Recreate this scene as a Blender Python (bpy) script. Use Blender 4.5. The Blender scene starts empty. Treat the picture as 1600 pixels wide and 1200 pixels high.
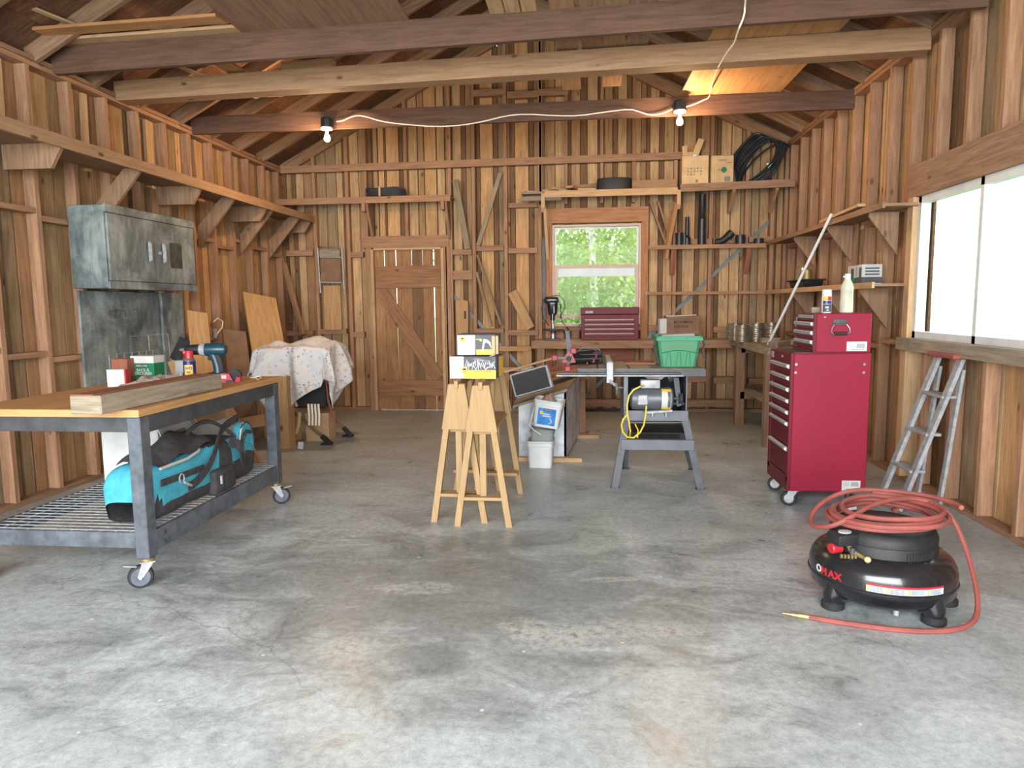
import bpy, bmesh, math, random
from mathutils import Vector, Matrix, Euler
SC = bpy.context.scene
COL = SC.collection
random.seed(7)
# ------------------------------------------------------------------ camera
FPX, CXP, CYP, CAMH = 1100.0, 800.0, 600.0, 1.40
_d = Vector((915-CXP, 475-CYP, FPX)).normalized()
_h = Vector((1, -0.010, 0))
_u = _h.cross(_d).normalized()
if _u.y > 0: _u = -_u
_x = _d.cross(_u)
if _x.x < 0: _x = -_x
RW = Matrix((_x, _d, _u))                 # image ray (right, down, forward) -> world
cam = bpy.data.objects.new('camera', bpy.data.cameras.new('camera')); COL.objects.link(cam)
c0, c1, c2 = RW.col[0], RW.col[1], RW.col[2]
cam.matrix_world = Matrix(((c0.x, -c1.x, -c2.x, 0), (c0.y, -c1.y, -c2.y, 0), (c0.z, -c1.z, -c2.z, CAMH), (0, 0, 0, 1)))
cam.data.sensor_width = 36.0; cam.data.lens = 36.0*FPX/1600.0
cam.data.clip_start = 0.05; cam.data.clip_end = 300
SC.camera = cam
# ------------------------------------------------------------------ light
w = bpy.data.worlds.new('overcast_sky'); SC.world = w; w.use_nodes = True
nt = w.node_tree; nt.nodes.clear()
wo = nt.nodes.new('ShaderNodeOutputWorld'); bg = nt.nodes.new('ShaderNodeBackground')
gr = nt.nodes.new('ShaderNodeValToRGB'); tc = nt.nodes.new('ShaderNodeTexCoord'); sx = nt.nodes.new('ShaderNodeSeparateXYZ')
gr.color_ramp.elements[0].position = 0.0; gr.color_ramp.elements[0].color = (0.92, 0.95, 0.97, 1)
gr.color_ramp.elements[1].position = 0.6; gr.color_ramp.elements[1].color = (0.80, 0.90, 1.0, 1)
nt.links.new(tc.outputs['Generated'], sx.inputs[0]); nt.links.new(sx.outputs['Z'], gr.inputs[0])
nt.links.new(gr.outputs[0], bg.inputs[0]); bg.inputs[1].default_value = 1.9
nt.links.new(bg.outputs[0], wo.inputs[0])
def area_light(name, loc, rot, sx_, sy_, power, color=(1, 1, 1)):
    l = bpy.data.lights.new(name, 'AREA'); l.shape = 'RECTANGLE'; l.size = sx_; l.size_y = sy_; l.energy = power; l.color = color
    o = bpy.data.objects.new(name, l); o.location = loc; o.rotation_euler = rot; COL.objects.link(o); return o
# daylight entering by the wide open garage door behind the camera
area_light('doorway_daylight', (-0.75, -1.85, 1.95), (math.radians(83), 0, 0), 5.8, 2.6, 410, (0.95, 0.985, 1.0))
SC.view_settings.view_transform = 'Standard'; SC.view_settings.look = 'None'
SC.view_settings.gamma = 1; SC.view_settings.use_curve_mapping = False
SC.view_settings.exposure = 1.06
# ------------------------------------------------------------------ helpers
def V(*a): return Vector(a)
def ray(px, py): return RW @ Vector((px-CXP, py-CYP, FPX))
def PZ(px, py, z=0.0):
    r = ray(px, py); t = (z-CAMH)/r.z; return Vector((r.x*t, r.y*t, z))
def PY(px, py, y):
    r = ray(px, py); t = y/r.y; return Vector((r.x*t, y, r.z*t+CAMH))
def PX(px, py, x):
    r = ray(px, py); t = x/r.x; return Vector((x, r.y*t, r.z*t+CAMH))
I4 = Matrix.Identity(4)
def smooth(pts, n=3):
    P_ = [Vector(p) for p in pts]
    for _ in range(n):
        Q = [P_[0]]
        for a_, b_ in zip(P_[:-1], P_[1:]): Q += [a_.lerp(b_, .25), a_.lerp(b_, .75)]
        P_ = Q+[P_[-1]]
    return P_
def T(x, y, z, rz=0, rx=0, ry=0): return Matrix.Translation((x, y, z)) @ Euler((math.radians(rx), math.radians(ry), math.radians(rz)), 'XYZ').to_matrix().to_4x4()
def frame(p, q, up=(0, 0, 1)):
    p = Vector(p); q = Vector(q); x = (q-p).normalized(); up = Vector(up)
    y = up.cross(x)
    if y.length < 1e-4: y = Vector((0, 1, 0)).cross(x)
    y.normalize(); z = x.cross(y)
    M = Matrix((x, y, z)).transposed().to_4x4(); M.translation = (p+q)/2; return M
class MB:
    def __init__(s):
        s.bm = bmesh.new(); s.uv = s.bm.loops.layers.uv.new('UVMap'); s.tc = s.bm.loops.layers.float_color.new('tint'); s.mi = 0; s.tint = (1, 1, 1)
    def _fin(s, faces, verts, M, L=None, tint=None, uv=True):
        t = tint or s.tint; ru, rv = random.uniform(0, 50), random.uniform(0, 50)
        for f in faces:
            f.material_index = s.mi; f.smooth = True
            if uv:
                f.normal_update(); n = f.normal; ax = max(range(3), key=lambda i: abs(n[i]))
                o = [i for i in range(3) if i != ax]
                if L is not None and L in o: o.remove(L); o = [L]+o
            for l in f.loops:
                l[s.tc] = (t[0], t[1], t[2], 1)
                if uv: l[s.uv].uv = (l.vert.co[o[0]]+ru, l.vert.co[o[1]]+rv)
        for v in verts: v.co = M @ v.co
        return faces
    def box(s, size, M=I4, bevel=0.0, tint=None, seg=1, taper=None):
        x, y, z = [a/2 for a in size]; vs = []
        for dz in (-1, 1):
            k = (taper if taper else 1.0) if dz < 0 else 1.0
            for dy in (-1, 1):
                for dx in (-1, 1): vs.append(s.bm.verts.new((dx*x*k, dy*y*k, dz*z)))
        idx = [(0, 2, 3, 1), (4, 5, 7, 6), (0, 1, 5, 4), (2, 6, 7, 3), (0, 4, 6, 2), (1, 3, 7, 5)]
        fs = [s.bm.faces.new([vs[i] for i in f]) for f in idx]
        if bevel > 0:
            es = list({e for f in fs for e in f.edges})
            r = bmesh.ops.bevel(s.bm, geom=es, offset=bevel, segments=seg, profile=0.5, affect='EDGES')
            fs = list({f for v in r['verts'] for f in v.link_faces}); vs = list({v for f in fs for v in f.verts})
        L = max(range(3), key=lambda i: size[i])
        return s._fin(fs, vs, M, L, tint)
    def bx(s, x0, x1, y0, y1, z0, z1, bevel=0.0, tint=None, seg=1):
        return s.box((abs(x1-x0), abs(y1-y0), abs(z1-z0)), Matrix.Translation(((x0+x1)/2, (y0+y1)/2, (z0+z1)/2)), bevel, tint, seg)
    def beam(s, p, q, w, h, up=(0, 0, 1), bevel=0.0, tint=None):
        p = Vector(p); q = Vector(q); return s.box(((q-p).length, w, h), frame(p, q, up), bevel, tint)
    def lathe(s, prof, M=I4, seg=24, tint=None, arc=None, sx=1.0, sy=1.0):
        rings = []; n = seg
        for r, z in prof:
            if r < 1e-6: rings.append([s.bm.verts.new((0, 0, z))])
            else: rings.append([s.bm.verts.new((r*sx*math.cos(2*math.pi*i/n), r*sy*math.sin(2*math.pi*i/n), z)) for i in range(n)])
        fs = []
        for a, b in zip(rings[:-1], rings[1:]):
            for i in range(n):
                j = (i+1) % n
                q = [a[0]] if len(a) == 1 else [a[i], a[j]]
                q2 = [b[0]] if len(b) == 1 else [b[j], b[i]]
                q = q+q2
                if len(q) > 2: fs.append(s.bm.faces.new(q))
        for rg, flip in ((rings[0], True), (rings[-1], False)):
            if len(rg) > 1: fs.append(s.bm.faces.new(rg[::-1] if flip else rg))
        vs = [v for r in rings for v in r]
        for f in fs:
            for l in f.loops:
                c = l.vert.co; l[s.uv].uv = (math.atan2(c.y, c.x)/(2*math.pi)+0.5, c.z)
        return s._fin(fs, vs, M, None, tint, uv=False)
    def cyl(s, r, h, M=I4, seg=20, tint=None, r2=None, bevel=0.0):
        r2 = r if r2 is None else r2; b = bevel
        prof = [(r, 0), (r2, h)] if b <= 0 else [(r-b, 0), (r, b), (r2, h-b), (r2-b, h)]
        return s.lathe(prof, M, seg, tint)
    def rod(s, p, q, r, seg=10, r2=None, tint=None):
        p = Vector(p); q = Vector(q); z = (q-p).normalized(); M = z.to_track_quat('Z', 'Y').to_matrix().to_4x4(); M.translation = p
        return s.cyl(r, (q-p).length, M, seg, tint, r2)
    def tube(s, pts, r, seg=8, closed=False, tint=None, M=I4):
        pts = [Vector(p) for p in pts]; n = len(pts); rings = []; up = None
        for i, p in enumerate(pts):
            if closed: t = pts[(i+1) % n]-pts[i-1]
            else: t = pts[min(i+1, n-1)]-pts[max(i-1, 0)]
            if t.length < 1e-9: t = Vector((0, 0, 1))
            t.normalize()
            if up is None: up = Vector((0, 0, 1)) if abs(t.z) < .9 else Vector((1, 0, 0))
            a = t.cross(up)
            if a.length < 1e-5: a = t.orthogonal()
            a.normalize(); b = a.cross(t).normalized(); up = b
            rr = r[i] if isinstance(r, (list, tuple)) else r
            rings.append([s.bm.verts.new(p+a*rr*math.cos(2*math.pi*k/seg)+b*rr*math.sin(2*math.pi*k/seg)) for k in range(seg)])
        fs = []; L = 0
        for i in range(n if closed else n-1):
            A = rings[i]; B = rings[(i+1) % n]; d = (pts[(i+1) % n]-pts[i]).length
            for k in range(seg):
                f = s.bm.faces.new((A[k], A[(k+1) % seg], B[(k+1) % seg], B[k])); fs.append(f)
                for l, uu in zip(f.loops, ((L, k), (L, k+1), (L+d, k+1), (L+d, k))): l[s.uv].uv = (uu[0], uu[1]/seg)
            L += d
        if not closed: fs.append(s.bm.faces.new(rings[0][::-1])); fs.append(s.bm.faces.new(rings[-1]))
        return s._fin(fs, [v for r_ in rings for v in r_], M, None, tint, uv=False)
    def prism(s, poly, t, M=I4, tint=None):
        a = [s.bm.verts.new((x, y, -t/2)) for x, y in poly]; b = [s.bm.verts.new((x, y, t/2)) for x, y in poly]; n = len(poly)
        fs = [s.bm.faces.new(a[::-1]), s.bm.faces.new(b)]+[s.bm.faces.new((a[i], a[(i+1) % n], b[(i+1) % n], b[i])) for i in range(n)]
        xs = [p[0] for p in poly]; ys = [p[1] for p in poly]
        return s._fin(fs, a+b, M, 0 if max(xs)-min(xs) > max(ys)-min(ys) else 1, tint)
    def prism3(s, pts, off, tint=None):
        off = Vector(off); a = [s.bm.verts.new(Vector(p)) for p in pts]; b = [s.bm.verts.new(Vector(p)+off) for p in pts]; n = len(pts)
        fs = [s.bm.faces.new(a[::-1]), s.bm.faces.new(b)]+[s.bm.faces.new((a[i], a[(i+1) % n], b[(i+1) % n], b[i])) for i in range(n)]
        bmesh.ops.recalc_face_normals(s.bm, faces=fs)
        return s._fin(fs, a+b, I4, 2, tint)
    def grid(s, fn, nu, nv, tint=None, M=I4, closeu=False):
        g = [[s.bm.verts.new(Vector(fn(i/(nu-(0 if closeu else 1)), j/(nv-1)))) for j in range(nv)] for i in range(nu)]; fs = []
        for i in range(nu if closeu else nu-1):
            for j in range(nv-1):
                i2 = (i+1) % nu
                f = s.bm.faces.new((g[i][j], g[i2][j], g[i2][j+1], g[i][j+1])); fs.append(f)
                for l, (a, b) in zip(f.loops, ((i, j), (i+1, j), (i+1, j+1), (i, j+1))): l[s.uv].uv = (a/(nu-1), b/(nv-1))
        return s._fin(fs, [v for r in g for v in r], M, None, tint, uv=False)
    def text(s, txt, size, M=I4, depth=0.0006, align='LEFT', bold=0.0, sx=1.0, tint=None):
        c = bpy.data.curves.new('t', 'FONT'); c.body = txt; c.size = size; c.extrude = depth; c.align_x = align; c.offset = bold; c.resolution_u = 3
        o = bpy.data.objects.new('t', c); COL.objects.link(o); bpy.context.view_layer.update()
        me = bpy.data.meshes.new_from_object(o.evaluated_get(bpy.context.evaluated_depsgraph_get()))
        n0 = len(s.bm.verts); f0 = len(s.bm.faces); s.bm.from_mesh(me); s.bm.verts.ensure_lookup_table(); s.bm.faces.ensure_lookup_table()
        vs = s.bm.verts[n0:]; fs = s.bm.faces[f0:]
        for v in vs: v.co.x *= sx
        bpy.data.objects.remove(o); bpy.data.curves.remove(c); bpy.data.meshes.remove(me)
        return s._fin(fs, vs, M, None, tint)
ROOTM = {}
def _clean(name): return name
def obj(name, mb, mats, parent=None, world=False, sharp=35):
    me = bpy.data.meshes.new(name)
    if parent is not None and world: mb.bm.transform(ROOTM[parent.name].inverted())
    org = None
    if parent is None and not getattr(mb, 'keep', False):
        vs = [v.co for v in mb.bm.verts]; lo = Vector([min(v[i] for v in vs) for i in range(3)]); hi = Vector([max(v[i] for v in vs) for i in range(3)])
        org = Vector(((lo.x+hi.x)/2, (lo.y+hi.y)/2, lo.z)); mb.bm.transform(Matrix.Translation(-org))
    mb.bm.normal_update(); mb.bm.to_mesh(me); mb.bm.free()
    for m in (mats if isinstance(mats, (list, tuple)) else [mats]): me.materials.append(m)
    me.set_sharp_from_angle(angle=math.radians(sharp))
    o = bpy.data.objects.new(name, me); COL.objects.link(o)
    if parent is not None:
        o.parent = parent; ROOTM[o.name] = ROOTM[parent.name]
    else:
        o.location = org or (0, 0, 0); ROOTM[o.name] = Matrix.Translation(org or (0, 0, 0))
    return o
def tag(o, label=None, cat=None, group=None, kind=None):
    if label: o['label'] = label
    if cat: o['category'] = cat
    if group: o['group'] = group
    if kind: o['kind'] = kind
    return o
def thing(name, label, cat, loc=(0, 0, 0), rz=0, group=None, rx=0, ry=0):
    o = bpy.data.objects.new(name, None); COL.objects.link(o); o.empty_display_size = 0.1
    o.location = loc; o.rotation_euler = (math.radians(rx), math.radians(ry), math.radians(rz))
    ROOTM[o.name] = T(loc[0], loc[1], loc[2], rz, rx, ry)
    return tag(o, label, cat, group)
def single(name, mb, mats, label, cat, group=None):
    return tag(obj(name, mb, mats), label, cat, group)
def dup(root, loc=None, rz=None, label=None):
    def cp(o, par):
        c = o.copy(); COL.objects.link(c)
        if par: c.parent = par
        for ch in [k for k in bpy.data.objects if k.parent == o]: cp(ch, c)
        return c
    r = cp(root, None)
    if loc is not None: r.location = loc
    if rz is not None: r.rotation_euler[2] = math.radians(rz)
    if label: r['label'] = label
    return r
# ------------------------------------------------------------------ materials
def newmat(name):
    m = bpy.data.materials.new(name); m.use_nodes = True; n = m.node_tree
    b = n.nodes['Principled BSDF']; return m, n, b
def S(c):   # sRGB 0-255 -> linear
    return tuple(((v/255)/12.92 if v/255 <= 0.04045 else ((v/255+0.055)/1.055)**2.4) for v in c)
def mixrgb(n, mode, fac, a, b):
    x = n.nodes.new('ShaderNodeMix'); x.data_type = 'RGBA'; x.blend_type = mode
    for sock, val in ((x.inputs['Factor'], fac), (x.inputs[6], a), (x.inputs[7], b)):
        if hasattr(val, 'is_output') or isinstance(val, bpy.types.NodeSocket): n.links.new(val, sock)
        elif isinstance(val, (int, float)): sock.default_value = val
        else: sock.default_value = (*val[:3], 1)
    return x.outputs[2]
def noise(n, vec, scale, detail=4, rough=0.6, dist=0.0):
    t = n.nodes.new('ShaderNodeTexNoise'); t.inputs['Scale'].default_value = scale; t.inputs['Detail'].default_value = detail
    t.inputs['Roughness'].default_value = rough; t.inputs['Distortion'].default_value = dist
    if vec is not None: n.links.new(vec, t.inputs['Vector'])
    return t.outputs['Fac']
def ramp(n, fac, stops):
    r = n.nodes.new('ShaderNodeValToRGB'); e = r.color_ramp.elements
    while len(e) < len(stops): e.new(0.5)
    for el, (p, c) in zip(e, stops):
        el.position = p; el.color = (c, c, c, 1) if isinstance(c, (int, float)) else (*c[:3], 1)
    n.links.new(fac, r.inputs[0]); return r.outputs[0]
def bump(n, b, h, strength=0.3, dist=0.01):
    u = n.nodes.new('ShaderNodeBump'); u.inputs['Strength'].default_value = strength; u.inputs['Distance'].default_value = dist
    n.links.new(h, u.inputs['Height']); n.links.new(u.outputs[0], b.inputs['Normal'])
def wood(name, light, dark, rough=0.75, knots=0.5, stain=0.0, grain=1.0):
    m, n, b = newmat(name)
    uv = n.nodes.new('ShaderNodeUVMap'); uv.uv_map = 'UVMap'
    mp = n.nodes.new('ShaderNodeMapping'); mp.inputs['Scale'].default_value = (1.3, 16, 1); n.links.new(uv.outputs[0], mp.inputs[0])
    g = noise(n, mp.outputs[0], 2.2*grain, 5, 0.65, 0.6)
    mp2 = n.nodes.new('ShaderNodeMapping'); mp2.inputs['Scale'].default_value = (1.5, 60, 1); n.links.new(uv.outputs[0], mp2.inputs[0])
    g2 = noise(n, mp2.outputs[0], 3.0, 3, 0.7)
    c = ramp(n, g, [(0.28, S(dark)), (0.52, S([(a+b_*1.6)/2.6 for a, b_ in zip(dark, light)])), (0.72, S(light))])
    c = mixrgb(n, 'MULTIPLY', 0.35, c, ramp(n, g2, [(0.3, 0.62), (0.6, 1.0)]))
    if knots:
        vo = n.nodes.new('ShaderNodeTexVoronoi'); mp3 = n.nodes.new('ShaderNodeMapping'); mp3.inputs['Scale'].default_value = (2.6, 5.5, 1)
        n.links.new(uv.outputs[0], mp3.inputs[0]); n.links.new(mp3.outputs[0], vo.inputs['Vector']); vo.inputs['Scale'].default_value = 1.0
        k = ramp(n, vo.outputs['Distance'], [(0.05, 1.0), (0.11, 0.0)])
        c = mixrgb(n, 'MIX', mixrgb(n, 'MULTIPLY', 1.0, k, (knots,)*3), c, S([v*0.42 for v in dark]))
    if stain:
        tcn = n.nodes.new('ShaderNodeTexCoord'); sn = noise(n, tcn.outputs['Object'], 1.6, 4, 0.6)
        c = mixrgb(n, 'MULTIPLY', stain, c, ramp(n, sn, [(0.38, (0.33, 0.31, 0.30)), (0.6, (1, 1, 1))]))
    at = n.nodes.new('ShaderNodeAttribute'); at.attribute_name = 'tint'
    c = mixrgb(n, 'MULTIPLY', 1.0, c, at.outputs['Color'])
    n.links.new(c, b.inputs['Base Color']); b.inputs['Roughness'].default_value = rough
    b.inputs['Specular IOR Level'].default_value = 0.2
    bump(n, b, g, 0.25, 0.004); return m
def paint(name, col, rough=0.5, metal=0.0, var=0.12, scale=14, bmp=0.0, coat=0.0, spec=0.5):
    m, n, b = newmat(name); tcn = n.nodes.new('ShaderNodeTexCoord')
    f = noise(n, tcn.outputs['Object'], scale, 4, 0.6)
    c = mixrgb(n, 'MIX', ramp(n, f, [(0.35, 0.0), (0.65, 1.0)]), S([min(255, v*(1-var)) for v in col]), S([min(255, v*(1+var*0.6)) for v in col]))
    at = n.nodes.new('ShaderNodeAttribute'); at.attribute_name = 'tint'
    c = mixrgb(n, 'MULTIPLY', 1.0, c, at.outputs['Color'])
    n.links.new(c, b.inputs['Base Color']); b.inputs['Roughness'].default_value = rough; b.inputs['Metallic'].default_value = metal
    b.inputs['Coat Weight'].default_value = coat; b.inputs['Specular IOR Level'].default_value = spec
    if bmp: bump(n, b, f, bmp, 0.003)
    return m
M = {}
M['siding'] = wood('siding_boards', (210, 178, 140), (156, 128, 98), 0.8, 0.75, 0.3)
M['stud'] = wood('stud_wood', (178, 139, 108), (134, 100, 78), 0.75, 0.6)
M['roof'] = wood('roof_boards', (146, 112, 90), (98, 72, 58), 0.8, 0.4, 0.2)
M['rafter'] = wood('rafter_wood', (164, 132, 106), (120, 92, 72), 0.75, 0.5)
M['oldbeam'] = wood('old_beam_wood', (110, 82, 68), (80, 60, 50), 0.8, 0.35, 0.2)
M['pale'] = wood('pale_lumber', (202, 170, 132), (168, 134, 98), 0.7, 0.3)
M['pine'] = wood('clean_pine', (174, 146, 107), (156, 126, 89), 0.7, 0.12, grain=0.8)
M['benchtop'] = wood('bench_top_wood', (198, 156, 106), (164, 122, 78), 0.65, 0.1)
M['grey_wood'] = wood('weathered_wood', (176, 164, 146), (128, 116, 100), 0.85, 0.4, 0.3)
M['redbrown'] = wood('red_brown_wood', (160, 104, 82), (112, 68, 54), 0.7, 0.2)
M['plywood'] = wood('plywood_sheet', (202, 158, 112), (166, 120, 80), 0.7, 0.4, grain=0.6)
M['board'] = wood('planed_board', (192, 154, 110), (156, 119, 82), 0.7, 0.9, 0.0)
M['tieb'] = wood('pale_tie_beam_wood', (172, 138, 106), (140, 108, 82), 0.75, 0.8)
M['oldply'] = wood('old_plywood_sheet', (156, 122, 100), (118, 88, 72), 0.75, 0.0, grain=0.6)
M['steel_dark'] = paint('dark_grey_steel', (68, 70, 74), 0.5, 0.1, 0.18, 9)
M['steel_blue'] = paint('blue_grey_steel', (86, 92, 100), 0.5, 0.1, 0.2, 12)
M['galv'] = paint('galvanised_metal', (162, 164, 166), 0.55, 0.25, 0.12, 25)
M['chrome'] = paint('chrome_metal', (170, 170, 170), 0.35, 0.7, 0.05)
M['tin'] = paint('tin_can_metal', (150, 142, 128), 0.32, 0.75, 0.12, 18)
M['brass'] = paint('brass_fitting', (146, 130, 84), 0.45, 0.5, 0.1)
M['black_plastic'] = paint('black_plastic', (30, 30, 33), 0.6, 0, 0.2, 20)
M['black_gloss'] = paint('black_gloss_paint', (34, 35, 38), 0.22, 0.1, 0.15, 6, coat=0.3)
M['rubber'] = paint('black_rubber', (34, 34, 37), 0.7, 0, 0.15)
M['grey_rubber'] = paint('grey_rubber', (88, 92, 104), 0.6, 0, 0.15)
M['white_plastic'] = paint('white_plastic', (208, 212, 212), 0.45, 0, 0.05, 6)
M['white_paint'] = paint('white_paint', (208, 210, 210), 0.5, 0, 0.06, 6)
M['paper'] = paint('white_paper', (192, 193, 192), 0.8, 0, 0.05, 9)
M['red'] = paint('red_enamel', (134, 22, 48), 0.5, 0.0, 0.04, 3, spec=.3)
M['maroon'] = paint('maroon_enamel', (98, 24, 36), 0.5, 0.0, 0.06, 3, spec=.3)
M['bright_red'] = paint('bright_red_plastic', (172, 36, 48), 0.4, 0, 0.05)
M['red_pink'] = paint('pinkish_red_plastic', (142, 38, 52), 0.5, 0, 0.05)
M['hose_red'] = paint('red_rubber_hose', (146, 76, 69), 0.65, 0, 0.08, 10)
M['card'] = paint('brown_cardboard', (178, 144, 110), 0.85, 0, 0.08, 7)
M['cardpale'] = paint('tan_cardboard', (204, 172, 130), 0.85, 0, 0.06, 7)
M['carddark'] = paint('dark_brown_cardboard', (128, 98, 76), 0.85, 0, 0.08, 7)
M['ink'] = paint('black_ink', (52, 48, 46), 0.8, 0, 0.0)
M['ink_grey'] = paint('grey_ink', (128, 122, 112), 0.8, 0, 0.0)
M['yellow'] = paint('yellow_print', (222, 180, 62), 0.6, 0, 0.04)
M['yellow_cable'] = paint('yellow_cable_sheath', (214, 184, 48), 0.45, 0, 0.05)
M['charcoal_print'] = paint('charcoal_print', (74, 74, 82), 0.6, 0, 0.1, 12)
M['green_box'] = paint('green_print', (14, 116, 76), 0.5, 0, 0.05)
M['blue_print'] = paint('bright_blue_print', (28, 128, 204), 0.5, 0, 0.15, 30)
M['navy'] = paint('navy_blue_print', (34, 34, 110), 0.35, 0.1, 0.05)
M['teal'] = paint('teal_canvas', (62, 156, 178), 0.8, 0, 0.08, 20, bmp=0.3)
M['makita'] = paint('dark_teal_plastic', (26, 62, 76), 0.35, 0, 0.08)
M['black_cloth'] = paint('black_canvas', (58, 56, 60), 0.85, 0, 0.2, 25, bmp=0.4)
M['motor'] = paint('grey_motor_paint', (88, 92, 98), 0.4, 0.1, 0.08, 8)
M['saw_table'] = paint('worn_cast_iron', (142, 136, 128), 0.6, 0.1, 0.15, 10)
M['greypaint'] = paint('worn_light_grey_paint', (190, 198, 204), 0.7, 0, 0.18, 5, bmp=0.3)
M['greypaint2'] = paint('worn_mid_grey_paint', (168, 168, 172), 0.75, 0, 0.15, 5, bmp=0.3)
M['dust'] = paint('brown_paper_bag', (150, 130, 112), 0.9, 0, 0.2, 15)
M['cable_white'] = paint('white_cable_sheath', (236, 224, 206), 0.6, 0, 0.03)
M['pipe'] = paint('black_pipe_plastic', (40, 42, 46), 0.4, 0, 0.15, 12)
M['handle_grey'] = paint('silver_drawer_trim', (186, 188, 190), 0.5, 0.2, 0.05)
M['handle_pink'] = paint('dusty_drawer_trim', (160, 132, 130), 0.6, 0.0, 0.05)
def tarnish():
    m, n, b = newmat('tarnished_grey_green_metal'); t = n.nodes.new('ShaderNodeTexCoord')
    a = noise(n, t.outputs['Object'], 2.2, 8, 0.7, 0.6); mp = n.nodes.new('ShaderNodeMapping'); mp.inputs['Scale'].default_value = (9, 9, 1.6)
    n.links.new(t.outputs['Object'], mp.inputs[0]); s2 = noise(n, mp.outputs[0], 2.5, 5, 0.7)
    c = ramp(n, a, [(0.30, S((58, 62, 64))), (0.46, S((104, 113, 114))), (0.64, S((150, 160, 158)))])
    c = mixrgb(n, 'MULTIPLY', 0.6, c, ramp(n, s2, [(0.35, 0.45), (0.6, 1.0)]))
    n.links.new(c, b.inputs['Base Color']); b.inputs['Metallic'].default_value = 0.0; b.inputs['Roughness'].default_value = 0.6; return m
M['tarnish'] = tarnish()
def glassm():
    m, n, b = newmat('clear_glass'); n.nodes.remove(b); o = n.nodes['Material Output']
    g = n.nodes.new('ShaderNodeBsdfGlossy'); g.inputs['Roughness'].default_value = 0.02; t = n.nodes.new('ShaderNodeBsdfTransparent'); x = n.nodes.new('ShaderNodeMixShader')
    t.inputs[0].default_value = (0.96, 0.98, 0.98, 1); x.inputs[0].default_value = 0.003
    n.links.new(t.outputs[0], x.inputs[1]); n.links.new(g.outputs[0], x.inputs[2]); n.links.new(x.outputs[0], o.inputs[0]); return m
M['glass'] = glassm()
def translucent(name, col, mixv=0.45, rough=0.4):
    m, n, b = newmat(name); o = n.nodes['Material Output']; b.inputs['Base Color'].default_value = (*S(col), 1); b.inputs['Roughness'].default_value = rough
    t = n.nodes.new('ShaderNodeBsdfTranslucent'); t.inputs[0].default_value = (*S(col), 1); x = n.nodes.new('ShaderNodeMixShader'); x.inputs[0].default_value = mixv
    n.links.new(b.outputs[0], x.inputs[1]); n.links.new(t.outputs[0], x.inputs[2]); n.links.new(x.outputs[0], o.inputs[0]); return m
M['green_bin'] = translucent('green_plastic', (84, 156, 116), 0.25, 0.6)
M['clear_bin'] = translucent('cloudy_plastic', (176, 180, 176), 0.4)
M['leaf'] = translucent('tree_leaves', (150, 174, 108), 0.35, 0.6)
M['leaf2'] = translucent('yellow_green_leaves', (184, 198, 118), 0.35, 0.6)
M['birch'] = paint('pale_birch_bark', (214, 206, 190), 0.8, 0, 0.25, 6)
def emis(name, col, st):
    m, n, b = newmat(name); b.inputs['Base Color'].default_value = (*col, 1); b.inputs['Emission Color'].default_value = (*col, 1); b.inputs['Emission Strength'].default_value = st; return m
M['bulb'] = emis('glowing_bulb_glass', (1.0, 0.72, 0.34), 14.0)
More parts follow.
